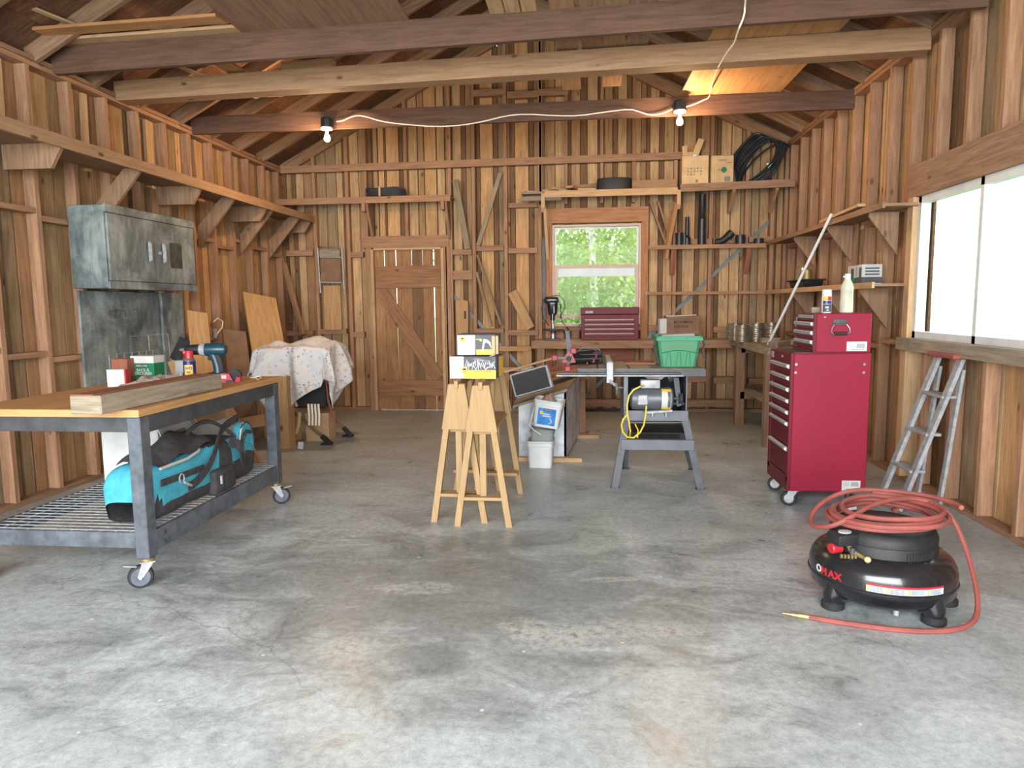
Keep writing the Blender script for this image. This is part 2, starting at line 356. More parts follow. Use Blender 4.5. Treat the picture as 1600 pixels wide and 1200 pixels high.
def concrete():
    m, n, b = newmat('stained_concrete'); t = n.nodes.new('ShaderNodeTexCoord'); O = t.outputs['Object']
    def mapped(sc, rz=0):
        k = n.nodes.new('ShaderNodeMapping'); k.inputs['Scale'].default_value = sc; k.inputs['Rotation'].default_value = (0, 0, rz); n.links.new(O, k.inputs[0]); return k.outputs[0]
    big = noise(n, mapped((0.42, 0.5, 1), 0.5), 1.0, 5, 0.62, 0.5)
    mid = noise(n, mapped((1, 1.5, 1), 0.3), 2.2, 7, 0.7, 0.8)
    fine = noise(n, O, 26, 8, 0.75, 0.3); vf = noise(n, O, 140, 3, 0.8)
    c = ramp(n, big, [(0.33, S((144, 152, 153))), (0.5, S((161, 169, 170))), (0.66, S((175, 183, 184)))])
    c = mixrgb(n, 'OVERLAY', 0.6, c, ramp(n, mid, [(0.33, 0.30), (0.5, 0.5), (0.68, 0.66)]))
    c = mixrgb(n, 'OVERLAY', 0.6, c, ramp(n, fine, [(0.34, 0.30), (0.5, 0.5), (0.66, 0.68)]))
    c = mixrgb(n, 'OVERLAY', 0.5, c, ramp(n, vf, [(0.35, 0.36), (0.65, 0.62)]))
    # wide darker zone and lighter skim-coat patches with ragged rims
    sp = n.nodes.new('ShaderNodeSeparateXYZ'); n.links.new(O, sp.inputs[0])
    def math_(op, a, bb=None):
        q = n.nodes.new('ShaderNodeMath'); q.operation = op
        for i, v in enumerate((a, bb)):
            if v is None: continue
            if isinstance(v, (int, float)): q.inputs[i].default_value = v
            else: n.links.new(v, q.inputs[i])
        return q.outputs[0]
    def blob(cx, cy, rx, ry, ang, soft0, soft1, amp=0.9):
        ca, sa = math.cos(ang), math.sin(ang)
        dx = math_('SUBTRACT', sp.outputs[0], cx); dy = math_('SUBTRACT', sp.outputs[1], cy)
        u = math_('DIVIDE', math_('ADD', math_('MULTIPLY', dx, ca), math_('MULTIPLY', dy, sa)), rx)
        v = math_('DIVIDE', math_('SUBTRACT', math_('MULTIPLY', dy, ca), math_('MULTIPLY', dx, sa)), ry)
        r = math_('SQRT', math_('ADD', math_('POWER', math_('ABSOLUTE', u), 2), math_('POWER', math_('ABSOLUTE', v), 2)))
        r = math_('ADD', r, math_('MULTIPLY', math_('SUBTRACT', mid, 0.5), amp*2.6))
        return ramp(n, r, [(soft0, 1.0), (soft1, 0.0)])
    dark = blob(-0.75, 3.3, 1.9, 1.15, 0.05, 0.45, 1.0)
    c = mixrgb(n, 'MULTIPLY', mixrgb(n, 'MULTIPLY', 1.0, dark, (0.95,)*3), c, (0.64, 0.64, 0.635))
    brk = ramp(n, fine, [(0.40, 0.15), (0.56, 1.0)])
    for (px_, py_, rx, ry, a) in ((625, 918, .30, .10, 0.1), (960, 985, .5, .12, 0.1), (870, 1005, .25, .10, 0.0), (545, 1010, .22, .16, 0.3), (965, 905, .30, .04, 0.1), (545, 828, .15, .05, 0.2), (640, 828, .10, .07, 0.0)):
        p_ = PZ(px_, py_); k = blob(p_.x, p_.y, rx*.9, ry*.9, a, 0.45, 1.05, 1.7)
        c = mixrgb(n, 'MIX', mixrgb(n, 'MULTIPLY', 1.0, mixrgb(n, 'MULTIPLY', 1.0, k, brk), (0.62,)*3), c, S((184, 188, 186)))
    # thin wandering cracks
    vo = n.nodes.new('ShaderNodeTexVoronoi'); vo.feature = 'DISTANCE_TO_EDGE'; vo.inputs['Scale'].default_value = 0.55
    av = n.nodes.new('ShaderNodeVectorMath'); av.operation = 'MULTIPLY_ADD'; nn = n.nodes.new('ShaderNodeTexNoise'); nn.inputs['Scale'].default_value = 3.0; nn.inputs['Detail'].default_value = 6
    n.links.new(O, nn.inputs['Vector']); n.links.new(nn.outputs['Color'], av.inputs[0]); av.inputs[1].default_value = (0.35, 0.35, 0.35); n.links.new(O, av.inputs[2]); n.links.new(av.outputs[0], vo.inputs['Vector'])
    c = mixrgb(n, 'MIX', mixrgb(n, 'MULTIPLY', 1.0, ramp(n, vo.outputs['Distance'], [(0.0, 1.0), (0.0035, 0.0)]), ramp(n, big, [(0.45, 0.0), (0.6, 0.45)])), c, S((92, 88, 84)))
    # tiny pale specks
    ve = n.nodes.new('ShaderNodeTexVoronoi'); ve.inputs['Scale'].default_value = 5.5; n.links.new(O, ve.inputs['Vector'])
    c = mixrgb(n, 'MIX', ramp(n, ve.outputs['Distance'], [(0.035, 0.75), (0.055, 0.0)]), c, S((214, 210, 204)))
    n.links.new(c, b.inputs['Base Color'])
    n.links.new(ramp(n, mid, [(0.3, 0.24), (0.7, 0.46)]), b.inputs['Roughness']); b.inputs['Specular IOR Level'].default_value = 0.5
    bump(n, b, fine, 0.12, 0.004); return m
M['concrete'] = concrete()
def floral():
    m, n, b = newmat('floral_cotton_sheet'); uv = n.nodes.new('ShaderNodeUVMap'); uv.uv_map = 'UVMap'
    c = (0.60, 0.585, 0.58); col = None
    for i, (sc, thr, cc) in enumerate(((34, 0.34, (140, 136, 164)), (27, 0.28, (192, 154, 148)), (38, 0.3, (138, 152, 142)), (22, 0.36, (196, 180, 148)))):
        mp = n.nodes.new('ShaderNodeMapping'); mp.inputs['Location'].default_value = (i*3.7, i*1.9, 0); n.links.new(uv.outputs[0], mp.inputs[0])
        vo = n.nodes.new('ShaderNodeTexVoronoi'); vo.inputs['Scale'].default_value = sc; n.links.new(mp.outputs[0], vo.inputs['Vector'])
        ns = noise(n, mp.outputs[0], 5, 2, 0.5); f = mixrgb(n, 'MULTIPLY', 1.0, ramp(n, vo.outputs['Distance'], [(thr*.6, 1.0), (thr, 0.0)]), ramp(n, ns, [(0.44, 0.0), (0.54, 0.95)]))
        col = mixrgb(n, 'MIX', f, col if col else c, S(cc))
    n.links.new(col, b.inputs['Base Color']); b.inputs['Roughness'].default_value = 0.9; return m
M['floral'] = floral()
M['old_plastic'] = paint('yellowed_plastic', (190, 188, 168), 0.5, 0, 0.06, 9)
M['strap'] = paint('dull_steel_strap', (118, 120, 122), 0.5, 0.1, 0.1, 9)
M['stain'] = paint('dark_grey_stain', (62, 66, 66), 0.6, 0, 0.3, 14)
M['frame_backlit'] = paint('window_frame_vinyl', (196, 172, 156), 0.6, 0, 0.04)  # white vinyl; its warm backlit shade is put into the colour
M['grass'] = paint('dry_pale_grass', (168, 182, 136), 0.95, 0, 0.2, 3)
# ================================================================== SETTING
XL, XR, YB, YF = -4.0, 2.47, 9.2, -1.6
ZPL, ZPR, XRID, ZRID = 3.23, 3.36, -0.76, 4.95
def roofz(x): return ZPL+(ZRID-ZPL)*(x-XL)/(XRID-XL) if x < XRID else ZRID+(ZPR-ZRID)*(x-XRID)/(XR-XRID)
def rt(a, b): return random.uniform(a, b)
def vary(c, v=0.08):
    k = rt(1-v, 1+v); return tuple(min(1.25, x*k) for x in c)
def structure(o): o['kind'] = 'structure'; return o
m = MB(); m.keep = True; m.bx(XL-0.12, XR+0.12, YF-0.3, YB+0.14, -0.12, 0.0)
structure(obj('floor', m, M['concrete']))
m = MB(); m.bx(-70, 70, -30, 90, -0.3, -0.13)
structure(obj('ground', m, M['grass']))
TINT = {'T': (1.02, .98, .90), 'O': (1.14, 1.0, .82), 'G': (.60, .61, .60), 'B': (.40, .33, .29), 'R': (.74, .60, .52), 'M': (.80, .73, .64)}
# back wall: board siding read off the photograph row by row
BW = [(431, 441, 'R'), (443, 449, 'B'), (450, 457, 'M'), (458, 464, 'B'), (465, 476, 'T'), (477, 489, 'R'), (490, 494, 'G'), (495, 511, 'G'), (512, 527, 'G'), (528, 537, 'T'), (538, 543, 'B'),
      (544, 562, 'T'), (563, 573, 'M'), (576, 583, 'B'), (586, 592, 'M'), (594, 602, 'O'), (603, 605, 'B'), (606, 625, 'O'), (627, 632, 'B'), (640, 654, 'T'), (655.5, 664, 'M'), (665.5, 683, 'O'), (685, 696, 'T'),
      (698, 707, 'R'), (709, 722, 'T'), (723, 729, 'B'), (730, 737, 'M'), (740, 744, 'G'), (746, 751, 'B'), (752, 771, 'O'), (772.5, 779, 'B'), (780, 788, 'G'), (790, 797, 'R'), (798, 805, 'B'), (806, 826, 'O'), (827.5, 834, 'B'), (835, 842, 'M'), (843, 851, 'G'),
      (852, 867, 'M'), (868, 882, 'T'), (884, 892, 'B'), (893, 906, 'M'), (907, 917, 'B'), (918, 933, 'T'), (934, 942, 'B'), (944, 956, 'M'), (958, 964, 'B'), (965, 978, 'T'), (979, 985, 'B'), (986, 1000, 'T'), (1001, 1008, 'R'),
      (1010, 1014, 'B'), (1015, 1028, 'T'), (1029.5, 1036, 'B'), (1037, 1051, 'T'), (1053, 1058, 'G'), (1060, 1066, 'B'), (1067, 1085, 'T'), (1086.5, 1093, 'B'), (1094, 1108, 'M'), (1110, 1117, 'R'), (1118.5, 1124, 'B'), (1125, 1140, 'T'), (1141.5, 1156, 'T'), (1157.5, 1163, 'G'),
      (1165, 1173, 'M'), (1174.5, 1185, 'G'), (1186.5, 1200, 'M'), (1202, 1212, 'R'), (1214, 1229, 'M'), (1231, 1243, 'R'), (-1, 0, 'B')]
DX0, DX1, WX0, WX1 = -2.80, -1.87, -0.43, 0.70
WZ0, WZ1 = 1.12, 2.41
wall = MB(); wall.tint = (.30, .25, .22)
def slopeboard(mb, x0, x1, y0, y1, z0, tint):
    z1a, z1b = roofz(x0)+0.085, roofz(x1)+0.085
    mb.prism3([(x0, y0, z0), (x1, y0, z0), (x1, y0, z1b), (x0, y0, z1a)], (0, y1-y0, 0), tint)
for a, b, k in BW[:-1]:
    x0 = PY(a, 337, 9.30).x; x1 = PY(b, 337, 9.30).x; t = vary(TINT[k], .07); yj = 9.292+rt(0, .008)
    lo = 0.03
    xc = (x0+x1)/2
    if DX0-.02 < xc < DX1+.02: lo = 2.16
    if WX0-.02 < xc < WX1+.02:
        slopeboard(wall, x0, x1, yj, yj+.018, WZ1+.02, t); wall.bx(x0, x1, yj, yj+.018, .03, WZ0-.02, tint=t)
    else: slopeboard(wall, x0, x1, yj, yj+.018, lo, t)
# dark battens nailed over the joints outside
def batten(x0, x1, z0): slopeboard(wall, x0, x1, 9.316, 9.34, z0, (.26, .22, .20))
batten(XL-.1, DX0-.01, .0); batten(DX0-.01, DX1+.01, 2.17); batten(DX1+.01, WX0-.01, .0); batten(WX1+.01, XRID+XR+.85, .0)
slopeboard(wall, WX0-.01, XRID+1.46, 9.316, 9.34, WZ1+.01, (.26, .22, .20)); wall.bx(WX0-.01, WX1+.01, 9.316, 9.34, 0, WZ0-.01, tint=(.26, .22, .20))
wback = structure(obj('wall_back', wall, M['siding']))
BM = ROOTM[wback.name]
def wpart(name, parent, fn, mat):
    mb = MB(); mb.tint = vary((1, 1, 1), .1); fn(mb); return obj(name, mb, mat, parent, world=True)
def wcol(px, y=337): return PY(px, y, 9.2).x
STUDS = [(436, 1), (491.5, 1), (543, 1), (571.5, 1), (635, 0), (703, 1), (740, 1), (790, 1), (843.5, 1), (1055, 1), (1111, 1), (1167, 1), (1207, 1), (1228, 1)]
for p, full in STUDS:
    x = wcol(p); z0 = .04 if full else 2.31
    wpart('stud', wback, lambda b: b.bx(x-.022, x+.022, 9.2, 9.29, z0, min(roofz(x)-.06, 4.9)), M['stud'])
for x in (-1.02+.45, -.25, .2, .6):      # cripples above the window
    wpart('stud', wback, lambda b: b.bx(x-.02, x+.02, 9.2, 9.29, 2.67, roofz(x)-.06), M['stud'])
for p0, p1 in ((431, 584), (697, 852), (1012, 1236)):
    a, b_ = wcol(p0), wcol(p1)
    wpart('sole_plate', wback, lambda b: b.bx(a, b_, 9.2, 9.29, 0, .04), M['rafter'])
wpart('nailer', wback, lambda b: b.beam((XL, 9.17, 3.19), (1.2, 9.17, 3.215), .05, .088), M['stud'])
for x0, x1 in ((XL, XRID), (XRID, XR)):
    wpart('gable_rafter', wback, lambda b: b.beam((x0, 9.22, roofz(x0)-.03), (x1, 9.22, roofz(x1)-.03), .045, .13), M['rafter'])
BL = [(439, 489, 396, 9), (546, 567, 398, 8), (707, 737, 394, 8), (744, 787, 388, 8), (794, 840, 392, 8), (794, 840, 321, 7), (500, 541, 518, 8), (547, 569, 523, 8), (745, 787, 517, 7), (794, 841, 520, 8), (708, 738, 430, 14),
      (1059, 1108, 378, 8), (1115, 1162, 376, 8), (1171, 1204, 374, 8), (1115, 1162, 515, 8), (1059, 1108, 592, 10), (1115, 1165, 594, 10), (1170, 1205, 596, 9), (700, 840, 590, 8), (1013, 1052, 513, 8), (439, 489, 521, 8)]
for a, b0, y, h in BL:
    p, q = PY(a, y, 9.2), PY(b0, y, 9.2); hh = h/119.6
    wpart('blocking', wback, lambda b: b.bx(p.x, q.x, 9.205, 9.29, p.z-hh/2, p.z+hh/2), M['stud'])
# gable blocks half seen above the third tie beam
for a, b0, y in ((737, 790, 147), (792, 840, 150), (842, 888, 146)):
    p, q = PY(a, y, 9.2), PY(b0, y, 9.2)
    wpart('blocking', wback, lambda b: b.bx(p.x, q.x, 9.19, 9.28, p.z-.03, p.z+.05), M['rafter'])
# let-in metal bracing
def strap(p, q):
    def f(b):
        P0, Q0 = Vector(p), Vector(q); b.beam(P0, Q0, .008, .045, up=(0, 0, 1)); b.beam(P0+V(0, -.012, .02), Q0+V(0, -.012, .02), .02, .006)
    wpart('metal_brace', wback, f, M['strap'])
strap(PY(1203, 345, 9.283), PY(903, 631, 9.283)); strap(PY(704, 457, 9.283), PY(826, 587, 9.283))
# door framing
for x in (-2.845, DX1+.035, -1.79):
    wpart('door_trimmer', wback, lambda b: b.bx(x-.03, x+.03, 9.18, 9.29, 0, 2.16 if x > -1.85 or x < -2.8 else 2.16), M['stud'])
wpart('door_header', wback, lambda b: b.bx(-2.93, -1.77, 9.17, 9.28, 2.16, 2.31), M['stud'])
# window framing
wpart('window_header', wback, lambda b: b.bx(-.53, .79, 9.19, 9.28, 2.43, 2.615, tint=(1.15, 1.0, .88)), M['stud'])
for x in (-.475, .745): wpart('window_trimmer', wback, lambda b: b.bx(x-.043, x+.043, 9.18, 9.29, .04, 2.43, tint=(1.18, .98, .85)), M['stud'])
wpart('window_sill', wback, lambda b: b.bx(WX0, WX1, 9.16, 9.29, 1.06, 1.11), M['stud'])
for x in (-.33, -.12, .1, .3, .5): wpart('cripple_stud', wback, lambda b: b.bx(x-.04, x+.04, 9.2, 9.29, .04, 1.06), M['stud'])
# ------------------------------------------------ side walls
def side_wall(name, X, sgn, zp, sp, opening=None):
    mb = MB(); mb.tint = (.28, .24, .21); xo = X+sgn*.095
    def seg(y0, y1, z0, z1, x0, x1, t): mb.bx(x0, x1, y0, y1, z0, z1, tint=t)
    y = YB+.09; keys = 'TMRGTMORBTM'
    while y > YF:
        wd = rt(.09, .21); t = vary(TINT[random.choice(keys)], .08); xj = xo+sgn*rt(0, .006); y0 = y-wd
        if opening and y0 < opening[1] and y > opening[0]:
            seg(y0, y, .0, opening[2]-.0, xj, xj+sgn*.018, t); seg(y0, y, opening[3], zp, xj, xj+sgn*.018, t)
        else: seg(y0, y, 0, zp, xj, xj+sgn*.018, t)
        y = y0-rt(.006, .03)
    xb0, xb1 = xo+sgn*.026, xo+sgn*.045; dk = (.26, .22, .20)
    if opening:
        a, b0, za, zb = opening
        seg(YF, a, 0, zp, xb0, xb1, dk); seg(b0, YB+.09, 0, zp, xb0, xb1, dk); seg(a, b0, 0, za, xb0, xb1, dk); seg(a, b0, zb, zp, xb0, xb1, dk)
    else: seg(YF, YB+.1, 0, zp, xb0, xb1, dk)
    wl = structure(obj(name, mb, M['siding'])); k = 0; y = YB-.1
    while y > YF:
        if opening and opening[0]-.02 < y < opening[1]+.02:
            wpart('stud', wl, lambda b: b.bx(X, X+sgn*.089, y-.02, y+.02, .04, opening[2]), M['stud'])
            wpart('stud', wl, lambda b: b.bx(X, X+sgn*.089, y-.02, y+.02, opening[3]+.15, zp-.076), M['stud'])
        else: wpart('stud', wl, lambda b: b.bx(X, X+sgn*.089, y-.02, y+.02, .04, zp-.076), M['stud'])
        # an extra cleat between studs, on a slant or straight
        if k % 2 == 0 and y > 3 and not opening: wpart('cleat', wl, lambda b: b.beam((X+sgn*.07, y-.2, 2.55), (X+sgn*.07, y-.2+rt(-.03, .03), zp-.09), .05, .035, up=(1, 0, 0)), M['pale'])
        for zz in (2.07, 1.02):
            if not (opening and opening[0]-.4 < y < opening[1]+.4): wpart('blocking', wl, lambda b: b.bx(X+.005*sgn, X+sgn*.085, y-sp+.02, y-.02, zz-.02+.05*(k % 3), zz+.02+.05*(k % 3)), M['stud'])
        k += 1; y -= sp
    wpart('sole_plate', wl, lambda b: b.bx(X, X+sgn*.089, YF, YB, 0, .04), M['rafter'])
    for zz, nm in ((zp-.076, 'top_plate'), (zp-.036, 'top_plate')):
        wpart(nm, wl, lambda b: b.bx(X-sgn*.01, X+sgn*.1, YF, YB, zz, zz+.034), M['stud'])
    return wl
wleft = side_wall('wall_left', XL, -1, ZPL, .42)
WOP = (3.95, 5.68, 1.12, 2.17)
wright = side_wall('wall_right', XR, 1, ZPR, .405, WOP)
wpart('window_header', wright, lambda b: b.bx(XR-.02, XR+.09, WOP[0]-.1, WOP[1]+.12, WOP[3]+.0, WOP[3]+.24), M['rafter'])
wpart('window_trimmer', wright, lambda b: b.bx(XR-.03, XR+.09, WOP[1]-.005, WOP[1]+.085, .04, WOP[3]), M['pale'])
wpart('window_trimmer', wright, lambda b: b.bx(XR-.0, XR+.09, WOP[0]-.08, WOP[0]+.005, .04, WOP[3]), M['stud'])
wpart('window_sill', wright, lambda b: b.bx(XR-.07, XR+.1, WOP[0]-.1, WOP[1]+.08, WOP[2]-.09, WOP[2]), M['grey_wood'])
# front wall with the wide garage door opening (behind the camera)
mb = MB(); mb.tint = (.85, .8, .74)
mb.bx(XL-.1, -3.75, YF-.1, YF, 0, 3.1); mb.bx(2.2, XR+.1, YF-.1, YF, 0, 3.1)
mb.prism3([(XL-.1, YF, 3.1), (XR+.1, YF, 3.1), (XR+.1, YF, roofz(XR)-.02), (XRID, YF, ZRID-.02), (XL-.1, YF, roofz(XL)-.04)], (0, -.1, 0))
structure(obj('wall_front', mb, M['siding']))
# ------------------------------------------------ roof
mb = MB()
for side in (0, 1):
    x0, x1 = (XL-.25, XRID) if side == 0 else (XRID, XR+.25)
    L = math.hypot(x1-x0, roofz(x1)-roofz(x0)); n = int(L/.15)
    for i in range(n):
        a = x0+(x1-x0)*i/n; b_ = x0+(x1-x0)*(i+.975)/n
        za, zb = roofz(a)+.10, roofz(b_)+.10; t = vary((.85, .8, .76) if random.random() < .6 else (1.1, 1.0, .92), .14)
        mb.prism3([(a, YF-.2, za), (b_, YF-.2, zb), (b_, YF-.2, zb+.02), (a, YF-.2, za+.02)], (0, YB-YF+.5, 0), t)
    mb.prism3([(x0, YF-.2, roofz(x0)+.125), (x1, YF-.2, roofz(x1)+.125), (x1, YF-.2, roofz(x1)+.145), (x0, YF-.2, roofz(x0)+.145)], (0, YB-YF+.5, 0), (.3, .26, .23))
ceil = structure(obj('ceiling', mb, M['roof']))
y = YB-.55
while y > YF:
    for x0, x1 in ((XL-.05, XRID), (XRID, XR+.05)):
        wpart('rafter', ceil, lambda b: b.beam((x0, y, roofz(x0)+.035), (x1, y, roofz(x1)+.035), .04, .13), M['rafter'])
    y -= .61
wpart('ridge_board', ceil, lambda b: b.bx(XRID-.02, XRID+.02, YF, YB, ZRID-.1, ZRID+.1), M['rafter'])
# tie beams
wpart('tie_beam', ceil, lambda b: b.beam((XL, 5.17, 3.255), (XR, 4.88, 3.295), .045, .19), M['oldbeam'])
wpart('tie_beam', ceil, lambda b: b.beam((XL, 5.94, 3.245), (XR, 5.66, 3.275), .15, .16), M['tieb'])
wpart('tie_beam', ceil, lambda b: b.beam((XL, 7.06, 3.245), (XR, 7.06, 3.255), .045, .17), M['oldbeam'])
wpart('tie_beam', ceil, lambda b: b.beam((XL, 3.4, 3.265), (XR, 3.4, 3.285), .045, .18), M['oldbeam'])
# loose stock laid over the tie beams
def stock(name, p, q, w_, h_, mat, label, cat='board', group=None, up=(0, 0, 1), tint=None):
    mb = MB(); mb.beam(p, q, w_, h_, up, bevel=.002, tint=tint); return single(name, mb, mat, label, cat, group)
m = MB(); m.beam((1.4, 4.1, 3.375), (1.34, 7.1, 3.352), .92, .015)
single('plywood_sheet', m, M['plywood'], 'plywood sheet lying flat across the ceiling ties right of the right bulb', 'plywood sheet')
m = MB(); m.beam((-1.82, 2.75, 3.372), (-1.84, 5.19, 3.368), 1.24, .015)
single('plywood_sheet', m, M['oldply'], 'old reddish brown plywood sheet lying over the nearest ceiling ties at upper left', 'plywood sheet')
for i, x in enumerate((-.60, -.49, -.38)):
    stock('board', (x-.0, 3.3, 3.375), (x, 5.2, 3.375), .10, .022, M['pale'], ('leftmost', 'middle', 'rightmost')[i]+' of the three pale narrow boards on the nearest ceiling ties', group='narrow boards on the ties')
for i, (x, y1) in enumerate(((-.16, 6.75), (.03, 6.2), (.20, 6.7), (.37, 6.3))):
    stock('board', (x-.03, 3.3, 3.39), (x+.03, y1, 3.366), .165, .022, M['rafter'] if i % 2 else M['tieb'], ('leftmost', 'second from left', 'third from left', 'rightmost')[i]+' of the four wide brown boards lying lengthwise over the ceiling ties', group='wide boards on the ties')
stock('board', (-3.95, 5.12, 3.375), (-2.46, 5.06, 3.375), .14, .022, M['pale'], 'pale board lying crosswise on the nearest tie beam at far upper left')
stock('board', (-3.9, 4.92, 3.378), (-2.5, 4.86, 3.378), .13, .022, M['plywood'], 'board lying crosswise just in front of the nearest tie beam at far upper left', tint=(.9, .85, .8))
stock('wood_strip', (-3.75, 4.7, 3.44), (-3.05, 6.55, 3.345), .05, .015, M['pale'], 'thin pale wood strip poking down past the second tie beam at upper left', 'wood strip')
stock('board', (-2.95, 5.3, 3.372), (-2.85, 6.5, 3.34), .16, .02, M['plywood'], 'short brown offcut board on the second tie beam left of the wood block', tint=(.9, .86, .8))
stock('wood_block', (-2.55, 6.0, 3.40), (-2.1, 5.97, 3.40), .09, .10, M['pale'], 'pale wood block on top of the second tie beam at upper left', 'wood block', tint=(.85, .8, .74))
# ------------------------------------------------ door
d = tag(bpy.data.objects.new('door_1', None), kind='structure'); COL.objects.link(d); d.location = (-2.335, 9.22, 0); ROOTM['door_1'] = T(-2.335, 9.22, 0)
mb = MB(); gaps = [(584, 601.0), (601.7, 618.6), (619.9, 643.8), (644.2, 660.7), (661.2, 677.3), (678.9, 693)]
for i, (a, b_) in enumerate(gaps):
    x0, x1 = PY(a, 430, 9.24).x, PY(b_, 430, 9.24).x; t = vary(((.74, .60, .50), (.70, .56, .46), (.66, .52, .42), (.42, .35, .31), (.66, .52, .42), (.66, .52, .42))[i], .04)
    mb.prism3([(x0-.004, 9.235, .003), (x1+.004, 9.235, .003), (x1-rt(0, .003), 9.235, 2.15), (x0+rt(0, .003), 9.235, 2.15)], (0, .02, 0), t)
obj('door_boards', mb, M['siding'], d, world=True)
for nm, z0, z1 in (('cross_board', 1.635, 1.925), ('cross_board', .20, .405)):
    wpart(nm, d, lambda b: b.bx(-2.775, -1.875, 9.205, 9.234, z0, z1, tint=(.80, .74, .66)), M['stud'])
wpart('diagonal_brace', d, lambda b: b.beam((-2.71, 9.219, 1.60), (-1.95, 9.219, .43), .029, .17, tint=(.80, .74, .66)), M['stud'])
for x in (-2.80, -1.862): wpart('door_jamb', d, lambda b: b.bx(x-.018, x+.018, 9.16, 9.235, 0, 2.14), M['pale'])
wpart('door_jamb', d, lambda b: b.bx(-2.78, -1.88, 9.17, 9.235, 2.13, 2.158), M['pale'])
# ------------------------------------------------ windows
def window(name, parts):
    o = bpy.data.objects.new(name, None); COL.objects.link(o); o['kind'] = 'structure'; o.location = parts; ROOTM[name] = T(*parts); return o
w1 = window('window_1', (.135, 9.25, WZ0))
def rect_frame(mb, x0, x1, z0, z1, y0, y1, t, tb=None):
    tb = tb or t
    mb.bx(x0, x0+t, y0, y1, z0, z1); mb.bx(x1-t, x1, y0, y1, z0, z1); mb.bx(x0+t, x1-t, y0, y1, z0, z0+tb); mb.bx(x0+t, x1-t, y0, y1, z1-t, z1)
mb = MB(); rect_frame(mb, WX0, WX1, WZ0, WZ1, 9.20, 9.285, .028); obj('window_frame', mb, M['frame_backlit'], w1, world=True)
mb = MB(); rect_frame(mb, WX0+.03, WX1-.03, 1.755, 2.38, 9.25, 9.275, .022, .11); obj('upper_sash', mb, M['white_plastic'], w1, world=True)
mb = MB(); rect_frame(mb, WX0+.03, WX1-.03, 1.22, 1.90, 9.215, 9.24, .042, .045); obj('lower_sash', mb, M['frame_backlit'], w1, world=True)
mb = MB(); mb.bx(WX0+.05, WX1-.05, 9.262, 9.265, 1.86, 2.36); mb.bx(WX0+.07, WX1-.07, 9.226, 9.229, 1.26, 1.87); obj('glass_pane', mb, M['glass'], w1, world=True)
w2 = window('window_2', (XR+.05, (WOP[0]+WOP[1])/2, WOP[2]))
mb = MB(); y0, y1, z0, z1 = WOP; t = .05
for a in ((y0, y0+t, z0, z1), (y1-t, y1, z0, z1), (y0, y1, z0, z0+t), (y0, y1, z1-t, z1), ((y0+y1)/2-.02, (y0+y1)/2+.02, z0, z1)):
    mb.bx(XR+.01, XR+.08, a[0], a[1], a[2], a[3])
y0, y1, z0, z1 = WOP[0], WOP[1], WOP[2], WOP[3]
obj('window_frame', mb, M['white_plastic'], w2, world=True)
mb = MB(); mb.bx(XR+.045, XR+.048, y0+.04, y1-.04, z0+.04, z1-.04); obj('glass_pane', mb, M['glass'], w2, world=True)
# ================================================================== OUTSIDE: aspens and birches behind the building
def make_tree(seed, h, r, mat):
    random.seed(seed); root = thing('aspen_tree', 'x', 'tree', (0, 0, 0))
    mb = MB(); pts = [(0, 0, -.1)]
    for i in range(1, 7): pts.append((pts[-1][0]+rt(-.12, .12), pts[-1][1]+rt(-.12, .12), h*i/6))
    mb.tube(pts, [.11*(1-i/7.5) for i in range(7)], 7)
    for i in range(9):
        k = rt(.25, .9); b0 = Vector(pts[int(k*6)]); a = rt(0, 6.28); L = r*rt(.6, 1)
        mb.tube([b0, b0+V(math.cos(a)*L*.5, math.sin(a)*L*.5, .5), b0+V(math.cos(a)*L, math.sin(a)*L, 1.2)], [.035, .02, .008], 5)
    obj('trunk', mb, M['birch'], root)
    mb = MB(); bm = mb.bm
    for c in range(52):
        cz = h*rt(.03, 1.0)**1.5; rr = r*(1.25-abs(cz/h-.35)*1.1); a = rt(0, 6.28); q = rt(0, 1)**.6; c0_ = V(math.cos(a)*rr*q, math.sin(a)*rr*q, cz)
        for k in range(90):
            p = c0_+V(random.gauss(0, .34), random.gauss(0, .34), random.gauss(0, .3)); s_ = rt(.04, .09)
            u_ = V(rt(-1, 1), rt(-1, 1), rt(-1, 1)).normalized(); v_ = u_.cross(V(rt(-1, 1), rt(-1, 1), rt(-1, 1))).normalized()
            f = bm.faces.new([bm.verts.new(p+u_*s_), bm.verts.new(p+v_*s_*.7), bm.verts.new(p-u_*s_), bm.verts.new(p-v_*s_*.7)])
            for l in f.loops: l[mb.tc] = (1, 1, 1, 1)
    obj('foliage', mb, mat, root); return root
protos = [make_tree(11, 8.5, 1.5, M['leaf']), make_tree(12, 7.0, 1.7, M['leaf2']), make_tree(13, 10, 1.4, M['leaf'])]
spots = [(-1.9, 19), (-.7, 21.5), (.2, 18.2), (1.2, 20.5), (2.1, 18.6), (-1.3, 24), (.7, 24.5), (2.9, 23), (-2.9, 23.5), (1.7, 27), (-.2, 28), (3.4, 19.5)]
trn = ['leftmost pale-trunked aspen close behind the back window', 'aspen seen left of the window centre behind the nearer trees', 'near aspen filling the centre of the back window', 'slender aspen right of the window centre', 'near bright yellow-green aspen at the right of the back window',
       'far aspen behind the left side of the window', 'far aspen behind the window centre', 'distant aspen at the right edge of the window', 'distant aspen at the far left beyond the window edge', 'farthest aspen on the right', 'farthest aspen in the middle', 'outermost right aspen beyond the window edge']
for i, (x, y) in enumerate(spots):
    pr = protos[(1 if i in (3, 4, 11) else i % 3)] if i > 2 else protos[i]
    r_ = pr if i < 3 else dup(pr)
    r_.location = (x, y, -.13); r_.rotation_euler[2] = i*1.3; r_.scale = (1, 1, 1); r_['label'] = trn[i]; r_['group'] = 'trees outside the back window'
random.seed(21)
